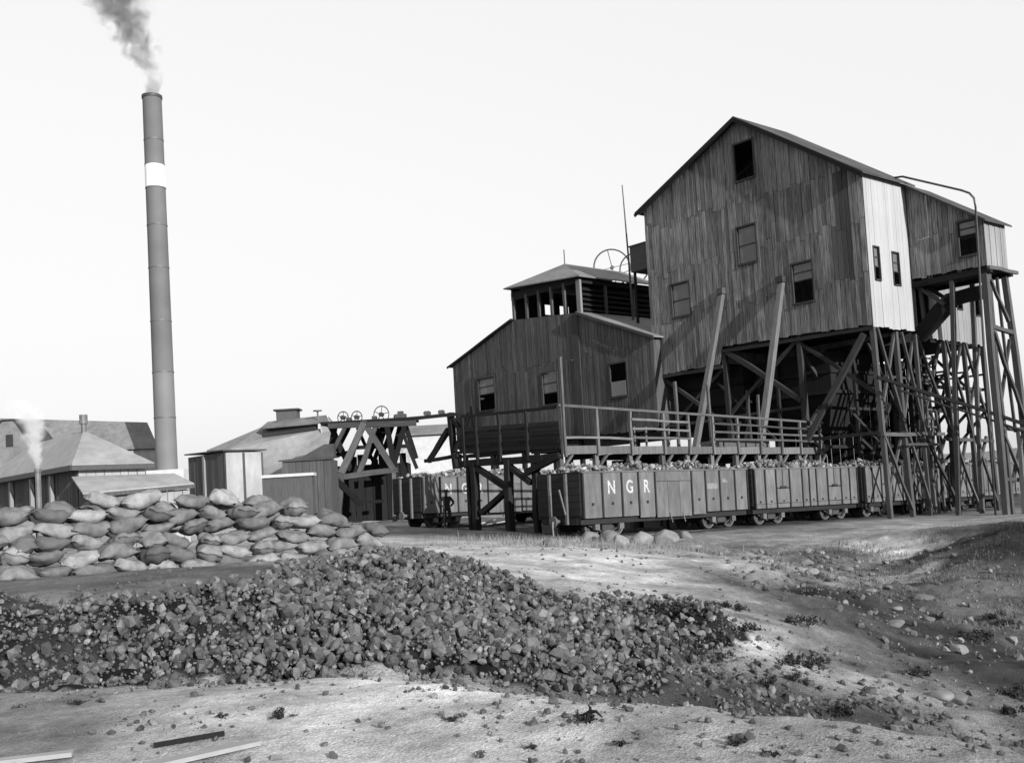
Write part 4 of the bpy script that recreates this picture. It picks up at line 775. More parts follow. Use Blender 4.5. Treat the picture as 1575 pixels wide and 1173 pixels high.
def plume(name, label, path, radii, colour, dens, seed, cat, freq, lo, hi, fade=True):
    n = 20; V = []; F = []; r = np.random.default_rng(seed); path = [np.array(p, float) for p in path]
    for k, p in enumerate(path):
        for i in range(n):
            th = 2*math.pi*i/n; rr = radii[k]*(1+.16*math.sin(3*th+k*1.3)+.1*math.sin(5*th-k)); V.append((p[0]+rr*math.cos(th), p[1]+rr*math.sin(th), p[2]+.25*radii[k]*math.sin(th*2+k)*(0 if k in (0,) else 1)))
    for k in range(len(path)-1):
        for i in range(n): F.append([k*n+i, k*n+(i+1) % n, (k+1)*n+(i+1) % n, (k+1)*n+i])
    F += [list(range(n))[::-1], [(len(path)-1)*n+i for i in range(n)]]
    m = bpy.data.materials.new(name); m.use_nodes = True; t = m.node_tree; t.nodes.remove(t.nodes['Principled BSDF']); pv = t.nodes.new('ShaderNodeVolumePrincipled')
    pv.inputs['Color'].default_value = (colour, colour, colour, 1); pv.inputs['Anisotropy'].default_value = .1
    tc = t.nodes.new('ShaderNodeTexCoord'); nz_ = t.nodes.new('ShaderNodeTexNoise'); nz_.inputs['Scale'].default_value = freq; nz_.inputs['Detail'].default_value = 4; nz_.inputs['Distortion'].default_value = .6
    t.links.new(tc.outputs['Object'], nz_.inputs['Vector']); mr = t.nodes.new('ShaderNodeMapRange'); mr.inputs[1].default_value = lo; mr.inputs[2].default_value = hi; mr.inputs[3].default_value = 0; mr.inputs[4].default_value = dens
    
    Vn = np.array(V); org = np.array([(Vn[:,0].min()+Vn[:,0].max())/2, (Vn[:,1].min()+Vn[:,1].max())/2, Vn[:,2].min()])
    sx = t.nodes.new('ShaderNodeSeparateXYZ'); t.links.new(tc.outputs['Object'], sx.inputs[0])
    zz = [p[2]-org[2] for p in path]; top = zz[-1]
    def curve(vals):                                 # value along the plume's height, from the path of its core
        fc = t.nodes.new('ShaderNodeFloatCurve'); cm_ = fc.mapping; c_ = cm_.curves[0]; lo_, hi_ = min(vals), max(vals); sp = (hi_-lo_) or 1
        while len(c_.points) < len(vals): c_.points.new(.5, .5)
        for q_, (z_, v_) in zip(c_.points, zip(zz, vals)): q_.location = (z_/top, (v_-lo_)/sp)
        cm_.update(); dv = t.nodes.new('ShaderNodeMath'); dv.operation = 'DIVIDE'; dv.inputs[1].default_value = top; t.links.new(sx.outputs['Z'], dv.inputs[0]); t.links.new(dv.outputs[0], fc.inputs['Value'])
        ml = t.nodes.new('ShaderNodeMath'); ml.operation = 'MULTIPLY_ADD'; ml.inputs[1].default_value = sp; ml.inputs[2].default_value = lo_; t.links.new(fc.outputs[0], ml.inputs[0]); return ml.outputs[0]
    def mth(op, a_, b_=None):
        q_ = t.nodes.new('ShaderNodeMath'); q_.operation = op
        for i_, v_ in enumerate((a_, b_)):
            if v_ is None: continue
            if isinstance(v_, (int, float)): q_.inputs[i_].default_value = v_
            else: t.links.new(v_, q_.inputs[i_])
        return q_.outputs[0]
    dx = mth('SUBTRACT', sx.outputs['X'], curve([p[0]-org[0] for p in path])); dy = mth('SUBTRACT', sx.outputs['Y'], curve([p[1]-org[1]+1e-4*i for i, p in enumerate(path)]))
    rr_ = mth('DIVIDE', mth('SQRT', mth('ADD', mth('MULTIPLY', dx, dx), mth('MULTIPLY', dy, dy))), curve(radii))
    fo = t.nodes.new('ShaderNodeMapRange'); fo.inputs[1].default_value = .95; fo.inputs[2].default_value = .1; t.links.new(rr_, fo.inputs[0])
    ft = t.nodes.new('ShaderNodeMapRange'); ft.inputs[1].default_value = top; ft.inputs[2].default_value = top*.2; t.links.new(sx.outputs['Z'], ft.inputs[0])
    nf = mth('ADD', nz_.outputs['Fac'], mth('MULTIPLY', mth('SUBTRACT', fo.outputs[0], .5), .38)); t.links.new(nf, mr.inputs[0])
    dd_ = mth('MULTIPLY', mth('MULTIPLY', mr.outputs[0], fo.outputs[0]), ft.outputs[0] if fade else 1.0); t.links.new(dd_, pv.inputs['Density']); t.links.new(pv.outputs[0], t.nodes['Material Output'].inputs['Volume'])
    o = mesh(name, V, F, m, None); props(o, label, cat, None, 'stuff'); return o
plume('smoke', 'dark smoke drifting up and left from the chimney stack', [(cx_, cy_, 35.96), (cx_-.05, cy_, 37.2), (cx_-.6, cy_, 39), (cx_-1.4, cy_, 41), (cx_-2.3, cy_, 43.2), (cx_-3.2, cy_, 46), (cx_-4.5, cy_, 50)], [.8, 1.2, 2.0, 2.9, 3.6, 4.3, 4.8], .36, 2.2, 3, 'smoke', .75, .51, .65, False)

# ---------------------------------------------------------------- buildings on the left
def boarded(parent, to3, u0, u1, z0, z1, wd, mat): plank_wall(parent, to3, u0, u1, lambda u: z0, (z1 if callable(z1) else (lambda u: z1)), [], wd, mat, gap=.015)
AX = np.array([-15.8, 38.0]); 
def left_thing(name, label, cat, origin, rot=AA):
    o = bpy.data.objects.new(name, None); COL.objects.link(o); o.location = (origin[0], origin[1], 0); o.rotation_euler = (0, 0, rot); REF[o] = np.zeros(3); return props(o, label, cat)
# hipped shed at the far left
hs = left_thing('hipped_shed', 'low shed with pale hipped iron roof behind the left sacks', 'shed', AX)
gL = .3; ez = 3.42; X1, Y1 = 2.5, 12.5; ap = (1.0, 2.2, 4.85); ap2 = (1.4, Y1-2, 4.9); e = .25
mb = MB(); P = [(-e, -e, ez), (X1+e, -e, ez), (X1+e, Y1, ez), (-e, Y1, ez), ap, ap2]
P2 = P+[(x, y, z+.05) for x, y, z in P]
mb.add(P2, [[6, 7, 10], [7, 8, 11, 10], [8, 9, 11], [9, 6, 10, 11], [0, 4, 1], [1, 4, 5, 2], [2, 5, 3], [3, 5, 4, 0], [0, 1, 7, 6], [1, 2, 8, 7], [2, 3, 9, 8], [3, 0, 6, 9]]); mb.build('roof', m_iron, hs)
mb = MB(); mb.box((-e-.03, -e-.06, ez-.16), (X1+e, -e-.01, ez+.02)); mb.box((-e-.06, -e, ez-.16), (-e-.01, Y1, ez+.02)); mb.build('gutter', m_steel, hs)
mb = MB(); mb.box((.1, .12, gL), (.2, Y1, ez-.05)); f1 = mb.build('wall_frame', m_timberd, hs); boarded(f1, lambda u, z, d: (.06-d, u, z), .05, Y1, gL, ez-.1, .3, m_walld)  # unlit side darker than the sunlit one: shade put into board colour
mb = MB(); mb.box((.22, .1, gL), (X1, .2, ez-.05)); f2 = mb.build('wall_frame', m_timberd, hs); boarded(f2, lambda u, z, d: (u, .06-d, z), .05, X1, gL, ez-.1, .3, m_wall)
mb = MB(); mb.box((X1-.05, .2, gL), (X1, Y1, ez-.05)); mb.box((.2, Y1-.05, gL), (X1-.06, Y1, ez-.05)); mb.build('back_wall', m_walld, hs)
for y in (2.8, 5.4, 8.4): mb = MB(); mb.box((-.16, y-.1, gL), (-.02, y+.1, ez-.2)); mb.build('post', m_pale, hs)
mb = MB(); mb.tube([(ap[0], ap[1], 4.8), (ap[0], ap[1], 5.15)], .1, 10); mb.tube([(ap[0], ap[1], 5.15), (ap[0], ap[1], 5.5)], .15, 10); mb.build('ventilator', m_steelp, hs)
# lean-to along its right wall
lt = left_thing('lean_to', 'low lean-to with pale sheet roof in front of the hipped shed', 'shed', AX)
mb = MB(); mb.prism([(-.3, -1.5, 2.35), (3.75, -1.5, 2.55), (3.6, -.02, 3.0), (-.2, -.02, 3.0)], (0, 0, .05)); mb.build('roof', m_iron, lt)
mb = MB(); mb.prism([(-.3, -1.53, 2.22), (3.75, -1.53, 2.42), (3.75, -1.53, 2.56), (-.3, -1.53, 2.36)], (0, -.03, 0)); mb.build('fascia', m_walld, lt)
mb = MB(); mb.box((.05, -1.3, gL), (3.55, -1.22, 2.3)); f3 = mb.build('wall_frame', m_timberd, lt); boarded(f3, lambda u, z, d: (u, -1.3-d, z), 0, 2.2, gL, 2.28, .3, m_irond); boarded(f3, lambda u, z, d: (u, -1.3-d, z), 2.25, 3.6, gL, 2.38, .3, m_wall)
mb = MB(); mb.box((0, -1.2, gL), (.06, -.1, 2.4)); mb.build('end_wall', m_walld, lt); mb = MB(); mb.box((3.52, -1.2, gL), (3.58, -.1, 2.4)); mb.build('end_wall', m_walld, lt)
# steam and its pipe
sp = (-14.95, 33.0); 
t = thing('exhaust_pipe', 'thin upright exhaust pipe blowing steam, in front of the hipped shed', 'pipe', (sp[0], sp[1], .4), False); mb = MB(); mb.tube([(sp[0], sp[1], .3), (sp[0], sp[1], 3.05)], .09, 8); mb.build('pipe', m_steelp, t); mb = MB(); mb.tube([(sp[0], sp[1], 3.05), (sp[0], sp[1], 3.15)], .12, 8); mb.build('collar', m_steelp, t)
plume('steam', 'white steam blowing from the thin pipe at the left', [(sp[0], sp[1], 3.16), (sp[0]-.02, sp[1], 3.45), (sp[0]-.05, sp[1], 3.75), (sp[0]-.08, sp[1], 4.1), (sp[0]-.1, sp[1], 4.5), (sp[0]-.25, sp[1], 4.9), (sp[0]-.5, sp[1], 5.4)], [.14, .26, .4, .5, .62, .75, .85], 1.0, 11., 8, 'steam', 2.2, .42, .7)
# long dark-roofed shed far behind
fs = thing('long_shed', 'long dark-roofed shed far behind at the left', 'shed', (-38, 93, .5), False)
r0, r1 = np.array((-45.5, 92.5, 10.75)), np.array((-32.1, 92.5, 9.6)); e0, e1 = np.array((-46, 90., 7.6)), np.array((-30.35, 90., 7.15)); k0, k1 = np.array((-46, 95., 7.6)), np.array((-33.0, 95., 7.15))
mb = MB(); mb.prism([e0, e1, r1, r0], (0, 0, .08)); mb.build('roof', m_irond, fs, label='front roof slope')
mb = MB(); mb.prism([r0, r1, k1, k0], (0, 0, .08)); mb.prism([e1, k1, r1], (0, 0, .08)); mb.build('roof', m_irond, fs, label='rear roof slope')
mb = MB(); mb.prism([(-45.6, 90.3, .3), (-30.7, 90.3, .3), (-30.7, 90.3, 7.1), (-45.6, 90.3, 7.5)], (0, .1, 0)); mb.prism([(-30.75, 90.42, .3), (-33.1, 94.6, .3), (-33.1, 94.6, 7.1), (-30.75, 90.42, 7.1)], (-.1, 0, 0)); mb.prism([(-45.6, 94.6, .3), (-33.2, 94.6, .3), (-33.2, 94.6, 7.1), (-45.6, 94.6, 7.5)], (0, .1, 0)); mb.build('wall', m_wall, fs)
# gabled wing at the far-left edge
fg = thing('gabled_store', 'dark gabled store with one window at the far-left edge', 'building', (-33.6, 70, .5), False)
gc = -33.4
mb = MB(); mb.prism([(gc-2.2, 70, .4), (gc+1.6, 70, .4), (gc+1.6, 70, 6.3), (gc+.3, 70, 8.3), (gc-.6, 70, 8.3), (gc-2.2, 70, 6.3)], (0, .12, 0)); mb.build('gable_wall', m_irond, fg)
mb = MB(); mb.prism([(gc+.25, 69.85, 8.35), (gc+1.75, 69.85, 6.1), (gc+1.75, 74, 6.1), (gc+.25, 74, 8.35)], (0, 0, .08)); mb.prism([(gc-.6, 69.85, 8.35), (gc+.25, 69.85, 8.35), (gc+.25, 74, 8.35), (gc-.6, 74, 8.35)], (0, 0, .08)); mb.prism([(gc-2.4, 69.85, 6.1), (gc-.6, 69.85, 8.35), (gc-.6, 74, 8.35), (gc-2.4, 74, 6.1)], (0, 0, .08)); mb.build('roof', m_rooft, fg)
mb = MB(); mb.box((gc-.35, 69.93, 6.6), (gc+.1, 69.99, 7.4)); mb.build('window', m_glassd, fg)

# shed with doors and ventilated roof in the middle distance
ms = left_thing('door_shed', 'shed with pale double doors left of the pit trestle', 'shed', (-16.5, 60.0))
gM = .45
mb = MB(); mb.box((.06, .08, gM), (.16, 5.0, 4.85)); f1 = mb.build('wall_frame', m_timberd, ms); boarded(f1, lambda u, z, d: (.04-d, u, z), 0, 5.1, gM, 4.85, .3, m_walld)  # dark side wall beside pale doors: shade and sunlight put into colours
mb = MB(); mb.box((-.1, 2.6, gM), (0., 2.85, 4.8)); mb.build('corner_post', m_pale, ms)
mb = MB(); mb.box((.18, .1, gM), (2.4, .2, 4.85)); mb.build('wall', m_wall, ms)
for a in (.1, 1.28):
    mb = MB(); mb.box((a, .02, 1.9), (a+1.1, .09, 4.8)); d_ = mb.build('door', m_wall, ms); mb = MB(); mb.box((a+1.02, -.03, 1.9), (a+1.12, .018, 4.8)); mb.build('edge_batten', m_walld, d_)
mb = MB(); mb.box((.05, -.25, gM), (2.6, .015, 1.88)); mb.build('ramp_block', m_conc, ms)
mb = MB(); mb.prism([(-.15, -.15, 4.9), (2.6, -.15, 4.9), (2.6, 5.3, 5.0), (-.15, 5.3, 5.0)], (0, 0, .08)); mb.build('roof', m_rooft, ms)
mb = MB(); mb.box((.2, 4.95, gM), (2.4, 5.0, 4.85)); mb.box((2.35, .2, gM), (2.4, 4.94, 4.85)); mb.build('back_wall', m_walld, ms)
vh = thing('ventilator_shed', 'large pale-roofed shed with dark louvred ridge behind the double doors', 'shed', (-12.5, 62, .5), False)
A_ = (-19.52, 67.0, 5.43); B_ = (-16.36, 69.0, 6.88); C_ = (-16.06, 68.0, 6.12); D_ = (-17.84, 66.0, 5.29); E_ = (-11.05, 65.0, 6.31); F_ = (-10.33, 60.5, 2.9)
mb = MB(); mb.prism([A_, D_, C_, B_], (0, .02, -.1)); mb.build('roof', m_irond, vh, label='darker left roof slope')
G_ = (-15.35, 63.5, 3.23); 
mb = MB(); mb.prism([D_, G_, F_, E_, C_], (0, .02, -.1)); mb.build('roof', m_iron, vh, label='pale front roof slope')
mb = MB(); a = (-16.06, 67.8, 6.09); b_ = (-12.15, 65.2, 6.23); c = (-12.15, 65.3, 6.64); d = (-16.12, 68.0, 6.67); mb.prism([a, b_, c, d], (.1, .15, 0)); lv = mb.build('louvre_strip', m_glassd, vh)
a = (-16.2, 67.6, 6.61); b_ = (-11.18, 64.4, 6.52); c = (-11.6, 66.0, 7.07); d = (-16.0, 69.0, 7.11); mb = MB(); mb.prism([a, b_, c, d], (0, 0, .08)); mb.build('monitor_roof', m_irond, vh)
a = (-15.21, 68.0, 7.21); mb = MB(); mb.box((a[0], a[1], a[2]-.2), (a[0]+1.35, a[1]+1, a[2]+.55)); mb.build('cupola', m_walld, vh)
mb = MB(); mb.box((a[0]-.15, a[1]-.15, a[2]+.552), (a[0]+1.5, a[1]+1.1, a[2]+.66)); mb.build('cupola_roof', m_rooft, vh)
a = (-12.05, 65.5, 6.97); mb = MB(); mb.tube([(a[0], a[1], a[2]-.3), (a[0], a[1], a[2]+.4)], .06, 6); mb.tube([(a[0], a[1], a[2]+.4), (a[0], a[1], a[2]+.47)], .28, 10); mb.build('vent_pipe', m_steelp, vh)
e1 = (-11.44, 65.8, 7.04); e2 = (-10.73, 64.5, 6.3); e3 = (-10.79, 64.5, 4.9); e4 = (-11.63, 64.7, 4.96); e5 = (-11.84, 64.9, 6.39)
mb = MB(); mb.prism([e1, e2, e3, e4, e5], (0, .1, 0)); mb.build('end_gable', m_wall, vh)
mb = MB(); mb.prism([(D_[0], D_[1]+.2, .4), (F_[0], F_[1]+1, .4), (F_[0], F_[1]+1, F_[2]-.1), (D_[0], D_[1]+.2, G_[2]-.1)], (0, .1, 0)); mb.build('wall', m_wall, vh)
# low sheds in front of it
t = thing('flat_roofed_hut', 'small dark flat-roofed hut left of the pit trestle', 'hut', (-12, 54, .4), False)
a, b_ = (-11.88, 54.0, 0.35), (-9.4, 56.2, 3.84); mb = MB(); mb.box(a, b_); mb.build('body', m_walld, t); n = 7
for k in range(n):
    x = a[0]+(b_[0]-a[0])*k/n; mb = MB(); mb.box((x+.01, a[1]-.05, a[2]), (x+(b_[0]-a[0])/n-.01, a[1]-.004, b_[2]-.02)); mb.build('board', m_walld, t)
mb = MB(); mb.prism([(a[0]-.15, a[1]-.2, b_[2]), (b_[0]+.1, a[1]-.2, b_[2]), (b_[0]+.1, a[1]+2.3, b_[2]+.15), (a[0]-.15, a[1]+2.3, b_[2]+.15)], (0, 0, .07)); mb.build('roof', m_rooft, t)
mb = MB(); mb.prism([(a[0]+.6, a[1]+1.2, b_[2]+.16), (b_[0], a[1]+1.2, b_[2]+.16), (b_[0], a[1]+1.2, b_[2]+.85), (b_[0]-.5, a[1]+1.2, b_[2]+.85)], (0, .7, 0)); mb.build('roof_hood', m_rooft, t)
t = thing('low_wall', 'low dark wall with bright coping in front of the hut', 'wall', (-13, 50, .4), False)
a, b_ = (-11.93, 50.0, 0.35), (-9.61, 50.5, 2.94); mb = MB(); mb.box(a, b_); mb.build('wall', m_walld, t); mb = MB(); mb.box((a[0]-.1, a[1]-.1, b_[2]), (b_[0]+.1, b_[1]+.1, b_[2]+.14)); mb.build('coping', m_conc, t)
# pale shed beyond the gantry
t = thing('distant_shed', 'pale distant shed with dark roof seen between trestle and monitor house', 'shed', (-7.5, 96, .5), False)
a, b_ = (-10.13, 95.0, 0.4), (-3.95, 101.0, 7.3); mb = MB(); mb.box(a, b_); mb.build('wall', m_conc, t)
mb = MB(); zz = b_[2]; mb.prism([(a[0]-.3, 94.6, zz), (b_[0]+.3, 94.6, zz), (b_[0]+.3, 98, zz+1.0), (a[0]-.3, 98, zz+1.0)], (0, 0, .1)); mb.prism([(a[0]-.3, 98, zz+1.0), (b_[0]+.3, 98, zz+1.0), (b_[0]+.3, 101.4, zz), (a[0]-.3, 101.4, zz)], (0, 0, .1)); mb.build('roof', m_irond, t)

# ---------------------------------------------------------------- sacks
def sack_mesh(seed):
    r = np.random.default_rng(seed); nu, nv = 21, 15; V = []; F = []
    a, b_, h = .33*r.uniform(.88, 1.15), .21*r.uniform(.9, 1.2), .14*r.uniform(.85, 1.1); ph = r.uniform(0, 6.28, 8)
    def pt_(i, j, sgn):
        u = -1+2*i/(nu-1); v = -1+2*j/(nv-1); uu = math.sin(u*math.pi/2); vv = math.sin(v*math.pi/2)
        x = uu*a*(1-.14*vv*vv*(1-abs(uu)**8)); y = vv*b_*(1-.16*uu*uu*(1-.6*abs(vv)**6)+(.1 if abs(uu) > .93 else 0))
        zz = h*max(0, (1-min(1, abs(uu)/.9)**3.4))**.5*max(0, (1-abs(vv)**3.2))**.5+.004
        zz *= 1+.13*math.sin(3.1*uu+ph[0])*math.cos(2.3*vv+ph[1])+.08*math.sin(7*uu+ph[2])*math.sin(5*vv+ph[3])+.05*math.sin(13*uu+3*vv+ph[4])-.09*math.exp(-((uu*math.cos(ph[5])+vv*math.sin(ph[5])-.25*math.sin(ph[6]))/.09)**2)-.08*math.exp(-((uu*math.cos(ph[7])-vv*math.sin(ph[7])+.3*math.cos(ph[2]))/.07)**2)
        return (x+.012*math.sin(9*vv+ph[5]), y+.01*math.sin(9*uu+ph[6]), sgn*zz*(1. if sgn > 0 else .8)+.045*math.sin(2*uu+ph[7])+.012*math.sin(6*vv+4*uu+ph[0]))
    top = {}; bot = {}
    for i in range(nu):
        for j in range(nv):
            top[i, j] = len(V); V.append(pt_(i, j, 1))
    for i in range(nu):
        for j in range(nv):
            if i in (0, nu-1) or j in (0, nv-1): bot[i, j] = top[i, j]
            else: bot[i, j] = len(V); V.append(pt_(i, j, -1))
    for i in range(nu-1):
        for j in range(nv-1):
            F.append([top[i, j], top[i+1, j], top[i+1, j+1], top[i, j+1]]); F.append([bot[i, j], bot[i, j+1], bot[i+1, j+1], bot[i+1, j]])
    me = bpy.data.meshes.new('sack'); me.from_pydata(V, [], F); me.polygons.foreach_set('use_smooth', [True]*len(F)); me.materials.append(m_sack); return me
SM = []
for i in range(8):
    a = sack_mesh(i); b2 = a.copy(); b2.materials.clear(); b2.materials.append(m_sackl); c2 = a.copy(); c2.materials.clear(); c2.materials.append(m_sackd); SM.append((a, b2, c2))
LINE = np.array([(-11.0, 17.1), (-9.64, 18.2), (-9.16, 18.6), (-6.3, 20.5), (-4.41, 21.8), (-2.75, 23.0)])
seg = np.r_[0, np.cumsum(np.hypot(*np.diff(LINE, axis=0).T))]
def onl(d): return np.array([np.interp(d, seg, LINE[:,0]), np.interp(d, seg, LINE[:,1])])
WL = seg[-1]; wdir = (LINE[-1]-LINE[0])/np.linalg.norm(LINE[-1]-LINE[0]); wn = np.array([-wdir[1], wdir[0]])   # away from the viewer
CN = ['bottom', 'second', 'third', 'fourth', 'fifth', 'topmost']; WANG = math.atan2(wdir[1], wdir[0])
def put_sack(d, z, back, yaw, pitch, roll, label, tone_i):
    p = onl(d)+wn*back; o = bpy.data.objects.new('coal_sack', random.choice(SM)[tone_i]); COL.objects.link(o)
    o.location = (p[0], p[1], z); o.rotation_euler = Euler((roll, pitch, WANG+yaw), 'XYZ'); s_ = random.uniform(.93, 1.12); o.scale = (s_, s_*random.uniform(.95, 1.1), s_*random.uniform(.95, 1.12))
    props(o, label, 'sack', 'sacks in the stacked wall')
def toneword(ti): return ('grey', 'pale', 'dark')[ti]
ends = [WL, WL-.1, WL-.35, WL-.95, WL-1.75]
for c in range(5):
    d = random.uniform(.1, .4); n = 0; row = []
    while d < ends[c]:
        hdr = random.random() < .22; row.append((d, hdr)); d += (.46 if hdr else .63)*random.uniform(.95, 1.1)
    for d, hdr in row:
        g = gzz(*onl(d)); back = c*.05+random.uniform(-.06, .05); ti = random.choices((0, 1, 2), (.74, .15, .11))[0]
        put_sack(d, g+.11+c*.25+random.uniform(-.025, .025), back, (math.pi/2 if hdr else 0)+random.uniform(-.25, .25), random.uniform(-.16, .16), random.uniform(-.3, .3),
                 '%s sack, %s from the left in the %s course of the sack wall' % (toneword(ti), ORD[n], CN[c]), ti); n += 1
    # sacks of the row behind, showing over the front ones
    if c >= 3:
        d = random.uniform(.2, .5); n = 0
        while d < ends[c]-.2:
            ti = random.choices((0, 1, 2), (.7, .15, .15))[0]; g = gzz(*onl(d))
            put_sack(d, g+.19+c*.25+random.uniform(-.02, .05), .5+random.uniform(-.06, .1), random.uniform(-.5, .5), random.uniform(-.2, .2), random.uniform(-.2, .3),
                     '%s sack in the rear row at %s-course height, %s from the left' % (toneword(ti), CN[c], ORD[n]), ti); n += 1; d += random.uniform(.55, .75)
n = 0
for d in (1.4, 2.15, 4.2, 4.9, 5.9, 6.5):
    ti = random.choices((0, 1, 2), (.7, .2, .1))[0]; put_sack(d, gzz(*onl(d))+.13+5*.25, .2, random.uniform(-.6, .6), random.uniform(-.25, .25), random.uniform(-.2, .3), '%s sack lying loose on top of the sack wall, %s from the left' % (toneword(ti), ORD[n]), ti); n += 1

# ---------------------------------------------------------------- coal heap
cand = []
lo = HP.min(0); hi = HP.max(0); r = np.random.default_rng(11)
N = 56000; X = r.uniform(lo[0], hi[0], N); Y = r.uniform(lo[1], hi[1], N); k = inpoly(X+r.normal(0, .22, N), Y+r.normal(0, .28, N), HP)
pk = np.hypot((X+1.4)/2.6, (Y-13.6)/3.2); dens_ = np.clip(1.25-.32*pk, .3, 1)*np.clip(.35+1.3*fbm(X, Y, 1.2, 3, 91)*(1.2-.15*pk), .2, 1); dens_ = dens_*np.clip(1-.22*(-3.0-X), .45, 1)*np.clip(1-.3*(X-.6), .4, 1); k &= r.random(N) < dens_; X = X[k]; Y = Y[k]
S = np.clip(r.lognormal(-3.58, .5, len(X))*np.clip(1.2-.12*np.hypot((X+1.4)/2.6, (Y-13.6)/3.2), .6, 1.2), .014, .078); Z = gz(X, Y)+S*r.uniform(.1, 1.5, len(X))
# second layer rolls the heap up along its crest
order = np.argsort(-S/np.maximum(Y, 8)); big = order[:300]; rest = order[300:]
LM = []
for i, (v, f) in enumerate(LUMPS):
    me = bpy.data.meshes.new('coal_lump'); me.from_pydata(v.tolist(), [], f); me.materials.append(m_coal); LM.append(me)
for i in big:
    o = bpy.data.objects.new('coal_lump', LM[r.integers(12)]); COL.objects.link(o); o.location = (X[i], Y[i], Z[i]); o.scale = [S[i]*q for q in r.uniform(.85, 1.2, 3)]; o.rotation_euler = r.uniform(0, 6.28, 3)
    props(o, 'one of the larger lumps lying in the loose coal heap before the sacks', 'coal lump', 'large lumps of the coal heap')
V, F = lump_field(np.stack([X[rest], Y[rest], Z[rest]], -1), S[rest], '', r)
hm = M('heap_coal', .06, .5, 0, (1, 1, 1), 7., .6, .0, .45, attr='lt')
ho = mesh('coal_heap', V, F, hm); lt_attr(ho, len(rest), 12, r, .5); props(ho, 'loose heap of coal lumps spread before the sack wall', 'coal', None, 'stuff')

# fines: dust and grit of the heap, spilling over its edge
rf_ = np.random.default_rng(21); n = 26000; X = rf_.uniform(lo[0]-.6, hi[0]+.8, n); Y = rf_.uniform(lo[1]-.5, hi[1]+.7, n); k = inpoly(X+rf_.normal(0, .35, n), Y+rf_.normal(0, .35, n), HP); X = X[k]; Y = Y[k]
S = rf_.uniform(.006, .02, len(X)); V, F = lump_field(np.stack([X, Y, gz(X, Y)+S*.4], -1), S, '', rf_); fo_ = mesh('coal_fines', V, F, hm); lt_attr(fo_, len(X), 12, rf_, .5); props(fo_, 'coal grit and fines between and around the heap lumps', 'coal', None, 'stuff')
# ---------------------------------------------------------------- scattered stones
def scatter(n, xr, yr, dens, smin, smax, mat, name, label, seed):
    r = np.random.default_rng(seed); X = r.uniform(*xr, n); Y = r.uniform(*yr, n); k = r.random(n) < dens(X, Y); X = X[k]; Y = Y[k]
    S = smin+(smax-smin)*r.random(len(X))**3.; Z = gz(X, Y)+S*.25; V, F = lump_field(np.stack([X, Y, Z], -1), S, '', r); o = mesh(name, V, F, mat); lt_attr(o, len(X), 12, r, .4); props(o, label, 'stones', None, 'stuff')
def dn(X, Y): return np.clip(1.25-((Y-7)/26)*.9, .1, 1)*(.15+.85*(fbm(X, Y, .8, 3, 77) > .52))
scatter(5200, (-6, 12), (5.4, 30), dn, .008, .05, m_rockd, 'dark_gravel', 'small dark stones strewn over the bare ground', 3)
scatter(2600, (-6, 12), (5.4, 30), dn, .008, .04, m_rock, 'pale_gravel', 'small pale stones strewn over the bare ground', 4)
def dslope(X, Y): return ((X > 5.2+(30-Y)*.06) & (Y > 13)).astype(float)*(.3+.7*(fbm(X, Y, .6, 3, 70) > .5))
scatter(1600, (2, 12), (12, 31), dslope, .02, .1, m_rockd, 'dark_rubble', 'dark rubble littering the slope of the gully', 6)
scatter(500, (4, 11), (13, 31), dslope, .02, .1, m_rock, 'pale_rubble', 'pale rubble littering the slope of the gully', 7)
m_fines = M('coal_rubble', .045, .5, 0, (1, 1, 1), 7., .6, .0, .45, attr='lt')
def dband(X, Y):                                    # the spill running right from the heap along the gully floor
    c = 12.2+.12*(X-1); return np.exp(-((Y-c)/1.2)**2)*np.clip((7.5-X)/5, 0, 1)*(fbm(X, Y, 1.3, 3, 33) > .42)
scatter(9000, (.3, 8), (9.5, 16), dband, .01, .075, m_fines, 'coal_spill', 'coal rubble spilling right from the heap along the gully', 12)
def dbank(X, Y): return np.exp(-((Y-22-(X-6)*.3)/1.8)**2)*np.exp(-((X-6.3)/1.5)**2)*(fbm(X, Y, 1.1, 3, 35) > .45)
scatter(3500, (3, 10), (17, 29), dbank, .015, .09, m_fines, 'dark_spoil', 'dark spoil strewn over the brow of the gully slope', 13)
def dfore(X, Y): return (fbm(X, Y, 1.6, 3, 36) > .53).astype(float)
scatter(3000, (-4.5, 4), (5.2, 10.2), dfore, .006, .035, m_fines, 'coal_crumbs', 'coal crumbs and clods scattered over the pale foreground', 14)
def rock(x, y, s, mat, name, label, cat, group, seed, sq=.75):
    r = np.random.default_rng(seed); bm = bmesh.new(); bmesh.ops.create_icosphere(bm, subdivisions=3, radius=1.); V = np.array([v.co for v in bm.verts]); F = [[v.index for v in f.verts] for f in bm.faces]; bm.free()
    V *= (1+.07*np.sin(V[:,[0]]*4+seed)+.06*np.sin(V[:,[1]]*5-seed)*np.cos(V[:,[2]]*4))
    for k in range(7):
        n = r.normal(size=3); n /= np.linalg.norm(n); c = .55+.3*r.random(); d = V@n; V = V-np.outer(np.maximum(d-c, 0)*.9, n)
    V *= s*np.array([r.uniform(.9, 1.3), r.uniform(.8, 1.1), sq]); a = r.uniform(0, 6.28); V[:,:2] = V[:,:2]@np.array([[math.cos(a), math.sin(a)], [-math.sin(a), math.cos(a)]])
    V += np.array([x, y, gzz(x, y)+s*sq*.45]); o = mesh(name, V, F, mat, None, True); props(o, label, cat, group); return o
